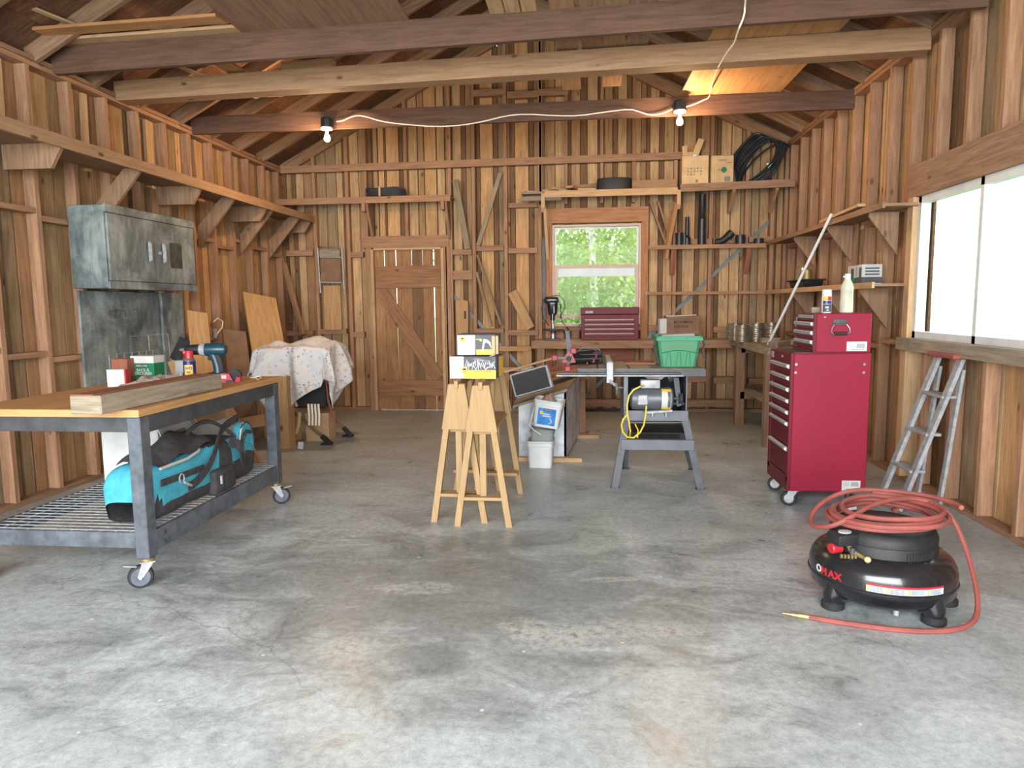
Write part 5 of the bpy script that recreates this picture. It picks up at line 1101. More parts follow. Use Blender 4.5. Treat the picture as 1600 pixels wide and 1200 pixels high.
# glove/nail boxes
t = thing('product_box', 'lower black white and yellow box lying across both sawhorses', 'box', (-.715, 4.60, .928), -3)
mb = MB(); mb.box((.305, .26, .145), T(0, 0, .0725), .004); obj('box_body', mb, M['charcoal_print'], t)
FY = -.1308
mb = MB(); mb.box((.092, .001, .143), T(-.106, FY, .072)); obj('white_panel', mb, M['paper'], t)
mb = MB(); mb.box((.21, .001, .055), T(.045, FY, .028)); mb.box((.001, .15, .13), T(.1532, .05, .07)); obj('yellow_panel', mb, M['yellow'], t)
mb = MB(); random.seed(2)
for k in range(34): 
    x_ = -.05+.19*k/33; z_ = .065+.035*abs(math.sin(k*1.7)); mb.box((.004, .001, rt(.018, .05)), T(x_, FY-.0006, z_, ry=rt(-40, 40)))
for k in range(3): mb.box((rt(.04, .12), .001, .002), T(.03+.02*k, FY-.0006, .128-.006*k))
obj('nail_picture', mb, M['paper'], t)
mb = MB(); mb.lathe([(0, 0), (.022, 0), (.022, .001), (0, .001)], T(-.058, FY, .055, rx=90), 16); obj('round_badge', mb, M['yellow'], t)
mb = MB(); mb.prism([(-.014, 0), (.014, 0), (.008, .012), (-.008, .012)], .001, T(-.055, FY-.0012, .055, rx=90)); mb.box((.02, .001, .003), T(-.055, FY-.0012, .045)); 
for k in range(6): mb.box((.006, .001, .006), T(.02+.018*k, FY-.0012, .048, ry=40))
obj('badge_mark', mb, M['ink'], t)
mb = MB(); mb.box((.04, .27, .006), T(.13, .0, .15, ry=-15), .001); obj('top_flap', mb, M['card'], t)
t = thing('product_box', 'upper dented box showing a hammer picture, stacked on the other box', 'box', (-.70, 4.58, 1.0795), 2)
mb = MB(); mb.box((.255, .22, .135), T(0, 0, .0675), .006); obj('box_body', mb, M['charcoal_print'], t)
FY = -.1108
mb = MB(); mb.box((.115, .001, .128), T(-.066, FY, .066)); obj('white_panel', mb, M['paper'], t)
mb = MB(); mb.box((.115, .001, .035), T(.056, FY, .020)); mb.lathe([(0, 0), (.017, 0), (.017, .001), (0, .001)], T(-.09, FY-.0006, .103, rx=90), 16); obj('yellow_print', mb, M['yellow'], t)
mb = MB(); mb.prism([(-.008, -.05), (.004, -.05), (.012, .0), (.022, .012), (.04, .0), (.052, -.02), (.05, -.03), (.056, -.018), (.05, .012), (.03, .028), (.005, .033), (.002, .012)], .001, T(.04, FY-.0006, .072, rx=90)); obj('hammer_picture', mb, M['paper'], t)
mb = MB(); mb.lathe([(0, 0), (.009, 0), (.009, .001), (0, .001)], T(.028, FY-.0006, .098, rx=90), 12); mb.box((.03, .001, .005), T(.012, FY-.0006, .102)); obj('hammer_handle_picture', mb, M['yellow'], t)
mb = MB(); mb.prism([(-.01, 0), (.01, 0), (.006, .008), (-.006, .008)], .001, T(-.09, FY-.0018, .103, rx=90)); mb.box((.012, .001, .002), T(-.09, FY-.0018, .096)); 
for k in range(3): mb.box((.028, .001, .0015), T(-.048, FY-.0006, .108-.008*k))
obj('fine_print', mb, M['ink'], t)
mb = MB(); mb.box((.045, .03, .12), T(.115, -.095, .065, rz=30), .004, tint=(.9, .9, .9)); obj('torn_corner', mb, M['cardpale'], t)
# ================================================================== GREY CRATE + BUCKETS + CASE
t = thing('grey_crate', 'worn grey-white wooden crate with a slanted top, behind the buckets', 'crate', (-.33, 6.7, 0))
CX0, CX1, CY0, CY1 = -.60, -.17, 6.26, 7.35
mb = MB(); mb.prism3([(CX0, CY0, .03), (CX1, CY0, .03), (CX1, CY0, .62), (CX0, CY0, .49)], (0, .02, 0)); obj('front_panel', mb, M['greypaint'], t, world=True)
mb = MB(); mb.prism3([(CX1, CY0, .03), (CX1+.10, CY1, .03), (CX1+.10, CY1, .66), (CX1, CY0, .62)], (-.02, 0, 0)); obj('side_panel', mb, M['greypaint2'], t, world=True)
mb = MB(); mb.prism3([(CX0, CY0+.02, .03), (CX0, CY1, .03), (CX0, CY1, .55), (CX0, CY0+.02, .49)], (.02, 0, 0)); mb.prism3([(CX0, CY1, .03), (CX1+.1, CY1, .03), (CX1+.1, CY1, .64), (CX0, CY1, .55)], (0, -.02, 0)); obj('back_panel', mb, M['greypaint2'], t, world=True)
mb = MB(); mb.prism3([(CX0-.05, CY0-.03, .475), (CX1+.01, CY0-.03, .632), (CX1+.12, CY1+.02, .675), (CX0-.05, CY1+.02, .555)], (0, 0, .022)); obj('lid', mb, M['grey_wood'], t, world=True)
mb = MB(); mb.bx(-.62, -.03, 6.18, 6.25, 0, .035); obj('base_runner', mb, M['pale'], t, world=True)
mb = MB(); mb.bx(-.50, .14, 7.32, 7.40, 0, .03); obj('base_runner', mb, M['pale'], t, world=True)
mb = MB(); mb.beam((-.162, 6.45, .50), (-.152, 6.47, .34), .008, .008); mb.beam((-.145, 6.6, .30), (-.12, 6.95, .40), .012, .01); obj('side_crack', mb, M['ink'], t, world=True)
# brown planks behind / on the crate
mb = MB(); mb.prism3([(-.72, 7.46, .36), (.06, 7.46, .62), (.06, 7.46, .88), (-.72, 7.46, .62)], (0, .03, 0)); 
single('board', mb, M['redbrown'], 'wide brown plank standing on edge behind the grey crate', 'board')
mb = MB(); mb.bx(-.72, -.66, 7.465, 7.495, 0, .36) if 0 else mb.bx(-.70, .04, 7.44, 7.56, 0, .03); mb.bx(-.6, -.5, 7.50, 7.56, .03, .42); mb.bx(-.1, .0, 7.50, 7.56, .03, .62)
single('timber_support', mb, M['rafter'], 'timber support standing behind the grey crate under the brown plank', 'timber support')
stock('wood_strip', PY(783, 583, 6.9), PY(866, 559, 6.9), .02, .02, M['pale'], 'long thin pale stick lying slanted above the black case', 'wood strip')
stock('board', V(-.35, 6.95, .70), V(.02, 7.2, .735), .30, .02, M['plywood'], 'brown board lying on the crate lid behind the black case', tint=(.8, .7, .6))
# case
def quadbasis(o, x, y):
    o, x, y = Vector(o), Vector(x), Vector(y); X_ = (x-o); Y_ = (y-o); W_, H__ = X_.length, Y_.length; X_.normalize(); Y_ = (Y_-X_*Y_.dot(X_)).normalized(); Z_ = X_.cross(Y_)
    Mx = Matrix((X_, Z_*-1, Y_)).transposed().to_4x4(); Mx.translation = o; return Mx, W_, H__
bl, br, tl = PY(805, 621, 6.28), PY(864, 605, 6.28), PY(795, 586, 6.33)
Mx, W_, H__ = quadbasis(bl+V(0, 0, .0), br, tl)
t = thing('hard_case', 'black hard case with silver edges resting tilted on the crate lid', 'case', (0, 0, 0))
t.matrix_world = Mx; ROOTM[t.name] = Mx
# local: x along width, y into depth (sign), z up
sg = 1 if (Mx.to_3x3() @ V(0, 1, 0)).y > 0 else -1
D_ = .12
mb = MB(); mb.bx(.008, W_-.008, sg*.004, sg*D_, .008, H__-.008, .004); obj('case_shell', mb, M['black_plastic'], t)
mb = MB()
for (a0, a1, b0, b1) in ((0, W_, 0, .014), (0, W_, H__-.014, H__), (0, .014, 0, H__), (W_-.022, W_, 0, H__)):
    mb.bx(a0, a1, 0, sg*.012, b0, b1, .003); mb.bx(a0, a1, sg*(D_-.01), sg*(D_+.002), b0, b1, .003)
mb.bx(W_-.006, W_+.001, sg*.01, sg*D_, 0, .012); mb.bx(W_-.006, W_+.001, sg*.01, sg*D_, H__-.012, H__); mb.bx(0, .012, sg*.01, sg*D_, H__-.004, H__+.001)
obj('metal_edging', mb, M['galv'], t)
mb = MB(); mb.tube([(W_*.3, sg*.05, H__), (W_*.33, sg*.05, H__+.022), (W_*.62, sg*.05, H__+.022), (W_*.65, sg*.05, H__)], .007, 8); obj('handle', mb, M['galv'], t)
for x_ in (W_*.18, W_*.8): mb = MB(); mb.bx(x_-.015, x_+.015, sg*.02, sg*.07, H__-.002, H__+.008, .002); obj('latch', mb, M['galv'], t)
# buckets
def bucket(name, lab, Mx, h, w0, w1, mat, open_top=True, group='buckets in front of the grey crate'):
    t = thing(name, lab, 'bucket', (0, 0, 0), group=group); t.matrix_world = Mx; ROOTM[t.name] = Mx
    def ring(w_, z_, r_=.035, n=5):
        pts = []
        for cx_, cy_, a0 in ((w_/2-r_, w_/2-r_, 0), (-w_/2+r_, w_/2-r_, 90), (-w_/2+r_, -w_/2+r_, 180), (w_/2-r_, -w_/2+r_, 270)):
            for k in range(n): a = math.radians(a0+90*k/(n-1)); pts.append((cx_+r_*math.cos(a), cy_+r_*math.sin(a), z_))
        return pts
    def loft(rings, b):
        vs = [[b.bm.verts.new(p) for p in r] for r in rings]; fs = []
        for A, B in zip(vs[:-1], vs[1:]):
            for i in range(len(A)): j = (i+1) % len(A); fs.append(b.bm.faces.new((A[i], A[j], B[j], B[i])))
        fs.append(b.bm.faces.new(vs[0][::-1])); 
        if not open_top: fs.append(b.bm.faces.new(vs[-1]))
        b._fin(fs, [v for r in vs for v in r], I4)
    mb = MB(); loft([ring(w0, 0), ring(w0+(w1-w0)*.78, h*.78), ring(w1+.012, h*.785), ring(w1+.012, h*.80), ring(w1, h*.805), ring(w1, h*.9), ring(w1+.012, h*.905), ring(w1+.012, h*.92), ring(w1, h*.925), ring(w1+.008, h), ring(w1-.01, h)]+([ring(w1-.014, h-.004), ring(w0-.01, .01)] if open_top else []), mb); obj('bucket_body', mb, mat, t, sharp=50)
    return t
t = bucket('plastic_bucket', 'white square bucket standing on the floor before the grey crate', T(-.385, 6.03, .0005, rz=-2), .235, .20, .225, M['white_plastic'])
mb = MB(); mb.lathe([(0, 0), (.03, 0), (.03, .001), (0, .001)], T(-.105, -.03, .10, ry=-90), 18); obj('red_sticker', mb, M['bright_red'], t)
mb = MB(); mb.box((.17, .17, .012), T(0, 0, .19)); obj('grey_contents', mb, M['dust'], t)
t = bucket('plastic_bucket', 'cloudy see-through bucket nested in the white one on the floor', T(-.375, 6.04, .20, ry=3), .135, .19, .20, M['clear_bin'], True)
t = bucket('plastic_bucket', 'tilted white bucket with blue label stacked on top of the others', T(-.335, 6.05, .352, rz=-4, ry=8), .235, .215, .245, M['white_plastic'], True)
mb = MB(); mb.box((.155, .001, .145), T(-.0, -.1155, .095, rx=3.5)); obj('blue_label', mb, M['blue_print'], t)
mb = MB(); mb.lathe([(0, 0), (.017, 0), (.017, .001), (0, .001)], T(-.048, -.1178, .128, rx=93.5), 14); obj('yellow_mark', mb, M['yellow'], t)
mb = MB(); mb.box((.075, .001, .02), T(.01, -.120, .155, rx=3.5)); obj('dark_name_bar', mb, M['charcoal_print'], t)
mb = MB(); mb.text('KIRKLAND', .013, T(.01, -.1212, .150, rx=93.5), align='CENTER'); mb.box((.06, .001, .012), T(-.005, -.1178, .118, rx=3.5)); mb.box((.07, .001, .012), T(-.0, -.1167, .10, rx=3.5)); mb.tube([(.02, -.118, .09), (.04, -.1175, .075), (.045, -.117, .05), (.02, -.1155, .035)], [.003, .008, .008, .003], 6); obj('label_print', mb, M['paper'], t)
mb = MB(); mb.tube([(-.125, -.0, .20), (-.128, -.06, .10), (-.135, -.13, -.0), (-.08, -.16, -.03), (-.02, -.165, -.055)], .0055, 8) ; obj('handle', mb, M['white_plastic'], t)
mb = MB(); mb.grid(lambda u, v: (-.01+.12*(u-.5), .12*(v-.5), .22+.06*math.sin(u*3.1)*math.sin(v*3.1)+.014*math.sin(17*u+9*v)), 14, 12); obj('paper_bag', mb, M['dust'], t)
# ================================================================== TABLE SAW
t = thing('table_saw', 'grey table saw on splayed steel legs with a motor at the front', 'table saw', (.54, 5.65, 0))
SX0, SX1, SY0, SY1 = .29, .76, 5.36, 5.86
ZTT = .915
mb = MB(); mb.bx(-.06, .70, 5.30, 5.98, ZTT-.03, ZTT, .004); mb.bx(.66, .885, 5.305, 5.98, ZTT-.055, ZTT-.001, .004); obj('table_top', mb, M['saw_table'], t, world=True)
mb = MB(); mb.bx(.085, .10, 5.31, 5.97, ZTT, ZTT+.0015); mb.bx(.32, .335, 5.31, 5.97, ZTT, ZTT+.0015); obj('slot', mb, M['ink'], t, world=True)
mb = MB(); mb.bx(-.22, .70, 5.262, 5.285, ZTT-.040, ZTT-.022, .004); rl_ = obj('rail', mb, M['steel_dark'], t, world=True); mb = MB(); mb.bx(-.22, .72, 5.258, 5.285, ZTT-.054, ZTT-.042, .003); obj('rail_edge', mb, M['galv'], t, world=True)
mb = MB(); mb.bx(-.06, .885, 5.288, 5.298, ZTT-.056, ZTT-.005, .002); obj('rail_bracket', mb, M['steel_dark'], t, world=True)
mb = MB(); mb.bx(.16, .20, 5.25, 5.95, ZTT+.003, ZTT+.06, .004); mb.bx(.155, .205, 5.235, 5.262, ZTT-.10, ZTT+.055, .004); mb.rod((.18, 5.235, ZTT-.08), (.22, 5.20, ZTT-.115), .01, 8); obj('fence', mb, M['galv'], t, world=True)
mb = MB(); mb.bx(SX0, SX0+.008, SY0, SY1, .50, ZTT-.03); mb.bx(SX1-.008, SX1, SY0, SY1, .50, ZTT-.03); mb.bx(SX0, SX1, SY1-.008, SY1, .50, ZTT-.03); mb.bx(SX0+.008, SX0+.03, SY0, SY0+.006, .50, ZTT-.03); mb.bx(SX0, SX1, SY0, SY1-.01, .50, .506); obj('cabinet', mb, M['motor'], t, world=True)
mb = MB(); mb.bx(SX0+.01, SX1-.01, SY1-.03, SY1-.01, .52, ZTT-.04); obj('dark_inside', mb, M['rubber'], t, world=True)
mb = MB(); mb.lathe([(0, 0), (.125, 0), (.125, .004), (0, .004)], T(.525, 5.55, .93, rx=90), 40); 
mb2 = MB(); mb2.prism([(-.10, 0), (.10, 0), (.085, -.035), (.045, -.06), (0, -.068), (-.045, -.06), (-.085, -.035)], .05, T(.525, 5.42, ZTT-.03, rx=90)); obj('throat_casting', mb2, M['saw_table'], t, world=True); mb.bm.free()
mb = MB(); mb.lathe([(0, 0), (.05, .0), (.05, .07), (0, .075)], T(.62, 5.45, .84, ry=70), 20); mb.prism3([(.66, 5.38, .84), (.70, 5.38, .84), (.725, 5.38, .63), (.69, 5.38, .62)], (0, .02, 0)); mb.rod((.66, 5.40, .64), (.745, 5.40, .64), .011, 10); mb.lathe([(0, 0), (.022, 0), (.022, .015), (0, .015)], T(.70, 5.40, .64, ry=90), 6); obj('drive_arm', mb, M['steel_dark'], t, world=True)
# motor
mp = (.50, 5.36, .685)
mb = MB(); mb.lathe([(0, -.165), (.055, -.163), (.082, -.150), (.086, -.10), (.086, .10), (.088, .112), (.088, .13), (.075, .150), (.03, .16), (0, .16)], T(*mp, ry=90), 32); mt_ = obj('motor', mb, M['motor'], t, world=True)
mb = MB(); mb.bx(.41, .555, 5.30, 5.39, .768, .832, .008, seg=2); obj('capacitor_cover', mb, M['galv'], mt_, world=True)
mb = MB(); mb.box((.075, .02, .075), T(.425, 5.275, .685), .006); mb.bx(.40, .45, 5.262, 5.27, .66, .71); obj('junction_cover', mb, M['galv'], mt_, world=True)
mb = MB(); mb.grid(lambda u, v: (.565+.07*v, 5.36-.0875*math.cos(-.75+1.5*u), .685+.0875*math.sin(-.75+1.5*u)), 10, 2); mb.mi = 1; mb.grid(lambda u, v: (.565+.07*v, 5.36-.088*math.cos(-1.05+.32*u), .685+.088*math.sin(-1.05+.32*u)), 4, 2); mb.grid(lambda u, v: (.565+.07*v, 5.36-.088*math.cos(.73+.32*u), .685+.088*math.sin(.73+.32*u)), 4, 2); obj('motor_label', mb, [M['paper'], M['yellow']], mt_, world=True)
mb = MB(); mb.box((.21, .13, .02), T(.545, 5.36, .592, ry=-4), .005); mb.rod((.50, 5.30, .59), (.50, 5.30, .555), .006, 6); mb.rod((.60, 5.30, .60), (.60, 5.30, .555), .006, 6); obj('mounting_plate', mb, M['galv'], t, world=True)
mb = MB(); mb.rod((.64, 5.36, .685), (.72, 5.36, .685), .012, 10); mb.lathe([(.02, 0), (.045, 0), (.03, .012), (.045, .024), (.02, .024)], T(.70, 5.36, .685, ry=90), 20); obj('pulley', mb, M['steel_dark'], t, world=True)
# handwheel at left
mb = MB(); mb.tube([(.245, 5.55+.055*math.cos(a), .745+.055*math.sin(a)) for a in [k*math.tau/20 for k in range(20)]], .007, 8, closed=True); mb.rod((.245, 5.495, .745), (.245, 5.605, .745), .005, 6); mb.rod((.245, 5.55, .69), (.245, 5.55, .80), .005, 6); mb.rod((.245, 5.55, .745), (.30, 5.55, .745), .009, 8); mb.rod((.24, 5.50, .78), (.19, 5.50, .785), .008, 8); obj('handwheel', mb, M['chrome'], t, world=True)
# legs
LG = {'fl': ((.225, 5.30, 0), (.325, 5.36, .58)), 'fr': ((.865, 5.30, 0), (.735, 5.36, .58)), 'bl': ((.34, 5.97, 0), (.345, 5.86, .58)), 'br': ((.90, 5.97, 0), (.725, 5.86, .58))}
for k, (a_, b_) in LG.items():
    a_, b_ = Vector(a_), Vector(b_); s_ = 1 if k[1] == 'l' else -1; f_ = 1 if k[0] == 'f' else -1
    mb = MB(); mb.prism3([a_+V(-.023, 0, 0), a_+V(.023, 0, 0), b_+V(.026, 0, 0), b_+V(-.026, 0, 0)], (0, .004*f_, 0)); mb.prism3([a_+V(-.028*s_, 0, 0), a_+V(-.028*s_, .05*f_, 0), b_+V(-.03*s_, .05*f_, 0), b_+V(-.03*s_, 0, 0)], (.004*s_, 0, 0)); mb.box((.07, .05, .006), T(a_.x, a_.y+.02*f_, .003)); l_ = obj('leg', mb, M['steel_dark'], t, world=True)
    if f_ == 1:
        for q in (.96, .90, .58, .52):
            c_ = a_.lerp(b_, q); mb = MB(); mb.cyl(.009, .006, T(c_.x, c_.y, c_.z, rx=90), 6); obj('bolt', mb, M['steel_dark'], l_, world=True)
mb = MB(); mb.bx(.29, .77, 5.345, 5.36, .515, .595, .002); obj('frame_rail', mb, M['motor'], t, world=True)
mb = MB(); mb.bx(.268, .815, 5.32, 5.335, .295, .375, .002); obj('frame_rail', mb, M['motor'], t, world=True)
mb = MB(); mb.bx(.35, .76, 5.865, 5.88, .515, .595, .002); mb.bx(.35, .83, 5.92, 5.935, .22, .30, .002); obj('frame_rail', mb, M['steel_blue'], t, world=True)
mb = MB(); mb.bx(.295, .78, 5.45, 5.86, .40, .406); mb.bx(.295, .78, 5.86, 5.88, .28, .40); obj('dark_tray', mb, M['rubber'], t, world=True)
# yellow cord
mb = MB()
P = lambda px, py, y=5.235: PY(px, py, y)
mb.tube([PY(1008, 602, 5.33), P(1000, 604), P(990, 609), P(983, 618), P(980, 632), P(980, 645), P(983, 660), P(985, 674), P(984, 683, 5.3)], .0065, 8)
pts = [P(980, 648), P(974, 655), P(971, 664), P(973, 675), P(980, 683), P(990, 684), P(1000, 676), P(1006, 664), P(1009, 648), P(1010, 634, 5.25)]
mb.tube(pts, .0065, 8); mb.tube([P(992, 662), P(997, 672), P(996, 684)], .005, 6)
single('power_cord', mb, M['yellow_cable'], 'bright yellow power cord looping down from the saw motor', 'cord')
# ---- green bin on the saw
t = thing('storage_bin', 'green translucent plastic bin on the right end of the table saw', 'storage bin', (.705, 5.62, ZTT+.002), 0)
def binring(w_, d_, z_): return [(-w_/2+.02, -d_/2, z_), (w_/2-.02, -d_/2, z_), (w_/2, -d_/2+.02, z_), (w_/2, d_/2-.02, z_), (w_/2-.02, d_/2, z_), (-w_/2+.02, d_/2, z_), (-w_/2, d_/2-.02, z_), (-w_/2, -d_/2+.02, z_)]
mb = MB(); rs = [binring(.26, .34, 0), binring(.315, .40, .20), binring(.34, .43, .202), binring(.345, .435, .235), binring(.33, .42, .236), binring(.305, .39, .19), binring(.25, .33, .012)]
vs = [[mb.bm.verts.new(p) for p in r] for r in rs]; fs = []
for A, B in zip(vs[:-1], vs[1:]):
    for i in range(8): fs.append(mb.bm.faces.new((A[i], A[(i+1) % 8], B[(i+1) % 8], B[i])))
fs.append(mb.bm.faces.new(vs[0][::-1])); fs.append(mb.bm.faces.new(vs[-1])); mb._fin(fs, [v for r in vs for v in r], I4); obj('bin_body', mb, M['green_bin'], t)
mb = MB()
fy = lambda z_: -.17-.03*z_/.20-.0015
mb.tube([(-.13+.26*k/12, fy(.12)-.002, .105+.022*math.sin(math.pi*k/12)) for k in range(13)], .0028, 5)
for x_ in (-.075, 0, .07): mb.tube([(x_-.02, fy(.01), .012), (x_-.008, fy(.11), .115), (x_+.008, fy(.11), .115), (x_+.02, fy(.01), .012)], .0022, 5)
obj('moulded_ribs', mb, M['green_box'], t)
mb = MB(); mb.text('ROUGHNECK', .034, T(0, fy(.145)-.002, .145, rx=98), align='CENTER', bold=.0004, sx=1.0); obj('lettering', mb, M['ink_grey'], t)
mb = MB(); mb.bx(-.172, -.06, -.222, -.216, .20, .225, .002); mb.bx(.05, .172, -.222, -.216, .20, .225, .002); obj('rim_clips', mb, M['green_bin'], t)
mb = MB(); mb.box((.25, .2, .03), T(.0, -.02, .232, ry=-2), .004); obj('white_contents', mb, M['clear_bin'], t)
for s_, pts in ((-1, [(-.175, -.18, .23), (-.19, -.20, .16), (-.165, -.20, .08), (-.15, -.20, .02)]), (1, [(.175, -.18, .23), (.185, -.2, .17), (.17, -.2, .11), (.195, -.19, .05)])):
    mb = MB(); 
    for a_, b_ in zip(pts[:-1], pts[1:]): mb.beam(a_, b_, .03, .006, up=(0, 1, 0)) if 0 else mb.beam(a_, b_, .022, .012, up=(1, 0, 0))
    obj('strap', mb, M['black_cloth'], t)
mb = MB(); mb.bx(-.14+.33+.02, .55, 5.55, 5.85, ZTT+.0035, ZTT+.022) if 0 else mb.prism([(-.13, -.10), (.11, -.10), (.11, .12), (-.05, .12), (-.10, .05)], .018, T(.44, 5.74, ZTT+.0105))
single('scrap_board', mb, M['redbrown'], 'flat brown panel lying on the table saw left of the green bin', 'wood panel')
# ---- black track tool with red knobs
t = thing('folded_stand', 'folded black tripod stand with red knobs on the left of the saw table', 'tripod stand', (-.02, 5.5, ZTT))
mb = MB()
hub = PY(889, 560, 5.40); 
mb.prism([(.06*math.cos(a)*(1 if k % 2 else .6), .06*math.sin(a)*(1 if k % 2 else .6)) for k, a in enumerate([math.radians(30+60*i) for i in range(6)])], .02, Matrix.Translation(hub) @ T(0, 0, 0, rx=90)); obj('hub', mb, M['red_pink'], t, world=True)
for (px_, py_, dep) in ((867, 559, 5.38), (896, 548, 5.38), (887, 576, 5.34)):
    c_ = PY(px_, py_, dep); mb = MB(); mb.box((.046, .05, .046), Matrix.Translation(c_), .007); k_ = obj('knob', mb, M['red_pink'], t, world=True)
    mb = MB(); mb.rod(c_, hub+V(0, .0, 0), .011, 8); obj('knob_arm', mb, M['chrome'], t, world=True)
for (a_, b_) in ((hub+V(.0, .02, .02), V(.13, 5.80, ZTT+.06)), (hub+V(.02, .02, -.02), V(.10, 5.72, ZTT+.03)), (hub+V(0, .02, -.045), V(.04, 5.7, ZTT+.02)), (hub+V(.02, .02, .035), V(.12, 5.9, ZTT+.10))):
    mb = MB(); mb.beam(a_, b_, .022, .022, bevel=.003); mb.mi = 1; mb.beam(a_+V(0, 0, .013), b_+V(0, 0, .013), .006, .004); l_ = obj('leg', mb, [M['black_plastic'], M['chrome']], t, world=True)
    c_ = a_.lerp(b_, .8); mb = MB(); mb.box((.03, .03, .034), Matrix.Translation(c_), .005); obj('clamp', mb, M['red_pink'], l_, world=True)
mb = MB(); mb.lathe([(0, 0), (.02, 0), (.02, .022), (0, .022)], Matrix.Translation(hub+V(0, -.01, 0)) @ T(0, 0, 0, rx=90), 16); obj('hub_cap', mb, M['rubber'], t, world=True)
t = thing('tool_case', 'low black tool case lying on the saw table behind the tripod stand', 'tool case', (.02, 5.83, ZTT+.001), 0)
mb = MB(); mb.box((.24, .16, .055), T(0, 0, .0275), .012, seg=2); obj('case_bottom', mb, M['black_plastic'], t); mb = MB(); mb.box((.23, .15, .04), T(0, 0, .082), .015, seg=2); obj('case_lid', mb, M['rubber'], t); mb = MB(); mb.box((.12, .004, .03), T(.01, -.081, .035), .002); obj('latch_plate', mb, M['steel_blue'], t)
mb = MB(); mb.tube([(-.08, 0, .10), (-.05, 0, .122), (.07, 0, .122), (.10, 0, .10)], .006, 6); obj('handle', mb, M['chrome'], t)
mb = MB(); mb.prism3([PY(883, 517, 5.62), PY(889, 517, 5.62), PY(894, 550, 5.60), PY(886, 553, 5.60), PY(885, 535, 5.61)], (0, .006, 0)); single('saw_blade', mb, M['steel_dark'], 'dull grey blade sticking up behind the red knobs', 'blade')
# ================================================================== RED CHESTS
t = thing('rolling_tool_cabinet', 'tall red rolling tool cabinet with seven drawers facing left', 'tool cabinet', (1.61, 5.02, 0))
RX0, RX1, RY0, RY1, RZ0, RZ1 = 1.365, 1.88, 4.86, 5.38, .118, 1.058
mb = MB(); mb.bx(RX0+.02, RX1, RY0, RY1, RZ0, RZ1, .006); obj('case', mb, M['red'], t, world=True)
mb = MB(); mb.bx(RX0, RX0+.02, RY0, RY0+.03, RZ0+.06, RZ1, .002); mb.bx(RX0, RX0+.02, RY1-.05, RY1, RZ0+.06, RZ1, .002); mb.bx(RX0, RX0+.02, RY0+.03, RY1-.05, .985, RZ1, .002); mb.bx(RX0, RX0+.02, RY0, RY1, RZ0, RZ0+.10, .002); obj('face_frame', mb, M['maroon'], t, world=True)
mb = MB(); mb.bx(RX0+.03, RX1-.02, RY0+.03, RY1-.03, RZ1, RZ1+.004); obj('top_mat', mb, M['steel_dark'], t, world=True)
zs = [.985, .905, .827, .749, .671, .593, .42]; zb = [.91, .832, .754, .676, .598, .425, .225]
for z1, z0 in zip(zs, zb):
    mb = MB(); mb.bx(RX0+.004, RX0+.02, RY0+.034, RY1-.054, z0, z1-.004, .002); d_ = obj('drawer', mb, M['maroon'], t, world=True)
    mb = MB(); mb.prism3([(RX0+.004, RY0+.034, z1-.004), (RX0-.018, RY0+.034, z1-.008), (RX0-.018, RY0+.034, z1-.022), (RX0+.004, RY0+.034, z1-.036)], (0, RY1-RY0-.088, 0)); mb.mi = 1; mb.bx(RX0-.0195, RX0-.017, RY0+.04, RY1-.06, z1-.017, z1-.013); obj('handle', mb, [M['handle_grey'], M['steel_blue']], d_, world=True)
mb = MB(); mb.bx(1.725, 1.845, RY0-.002, RY0-.0005, .128, .198); obj('sticker', mb, M['paper'], t, world=True)
mb = MB()
for k in range(8): mb.bx(1.785+.006*k, 1.788+.006*k+.001*(k % 2), RY0-.003, RY0-.002, .158, .188)
for k in range(2): mb.bx(1.735, 1.775, RY0-.003, RY0-.002, .165+.012*k, .167+.012*k)
mb.bx(1.75, 1.82, RY0-.003, RY0-.002, .138, .141); obj('barcode', mb, M['ink_grey'], t, world=True)
for x_, z_ in ((1.40, .985), (1.398, .93), (1.835, .985), (1.833, .93)):
    mb = MB(); mb.cyl(.009, .004, T(x_, RY0, z_, rx=90), 10); obj('rivet', mb, M['chrome'], t, world=True)
mb = MB(); mb.cyl(.008, .006, T(RX0+.0, RY0+.2, 1.025, ry=-90), 10); mb.bx(RX0-.002, RX0, RY1-.09, RY1-.03, 1.0, 1.045); obj('lock', mb, M['galv'], t, world=True)
def caster(par, x, y, an):
    F = T(x, y, 0, rz=an); mb = MB(); mb.box((.09, .07, .005), F @ T(0, 0, .115), .001)
    for s_ in (-1, 1): mb.prism([(-.035, .112), (.025, .112), (.04, .05), (.02, .038), (.0, .05)], .004, F @ T(0, s_*.022, 0, rx=90))
    f_ = obj('caster', mb, M['galv'], par, world=True)
    mb = MB(); mb.lathe([(0, -.014), (.046, -.014), (.052, -.008), (.052, .008), (.046, .014), (0, .014)], F @ T(.02, 0, .052, rx=90), 28); mb.mi = 1; mb.lathe([(0, -.0155), (.032, -.0155), (.028, .0155), (0, .0155)], F @ T(.02, 0, .052, rx=90), 20); obj('wheel', mb, [M['rubber'], M['galv']], f_, world=True)
caster(t, 1.42, 4.92, 165); caster(t, 1.43, 5.32, 160)
for y_ in (4.92, 5.32):
    mb = MB(); mb.box((.05, .05, .06), T(1.80, y_, .088)); f_ = obj('caster', mb, M['steel_dark'], t, world=True)
    mb = MB(); mb.lathe([(0, -.014), (.046, -.014), (.052, -.008), (.052, .008), (.046, .014), (0, .014)], T(1.80, y_, .052, rx=90, rz=90), 24); obj('wheel', mb, M['rubber'], f_, world=True)
mb = MB(); mb.bx(1.735, 1.805, 4.765, 4.80, .0, .06, .002) if 0 else mb.box((.06, .05, .05), T(1.79, 4.86, .0255, rz=20), .004)
single('small_packet', mb, M['paper'], 'small white packet with dark stripes on the floor under the red cabinet', 'packet')
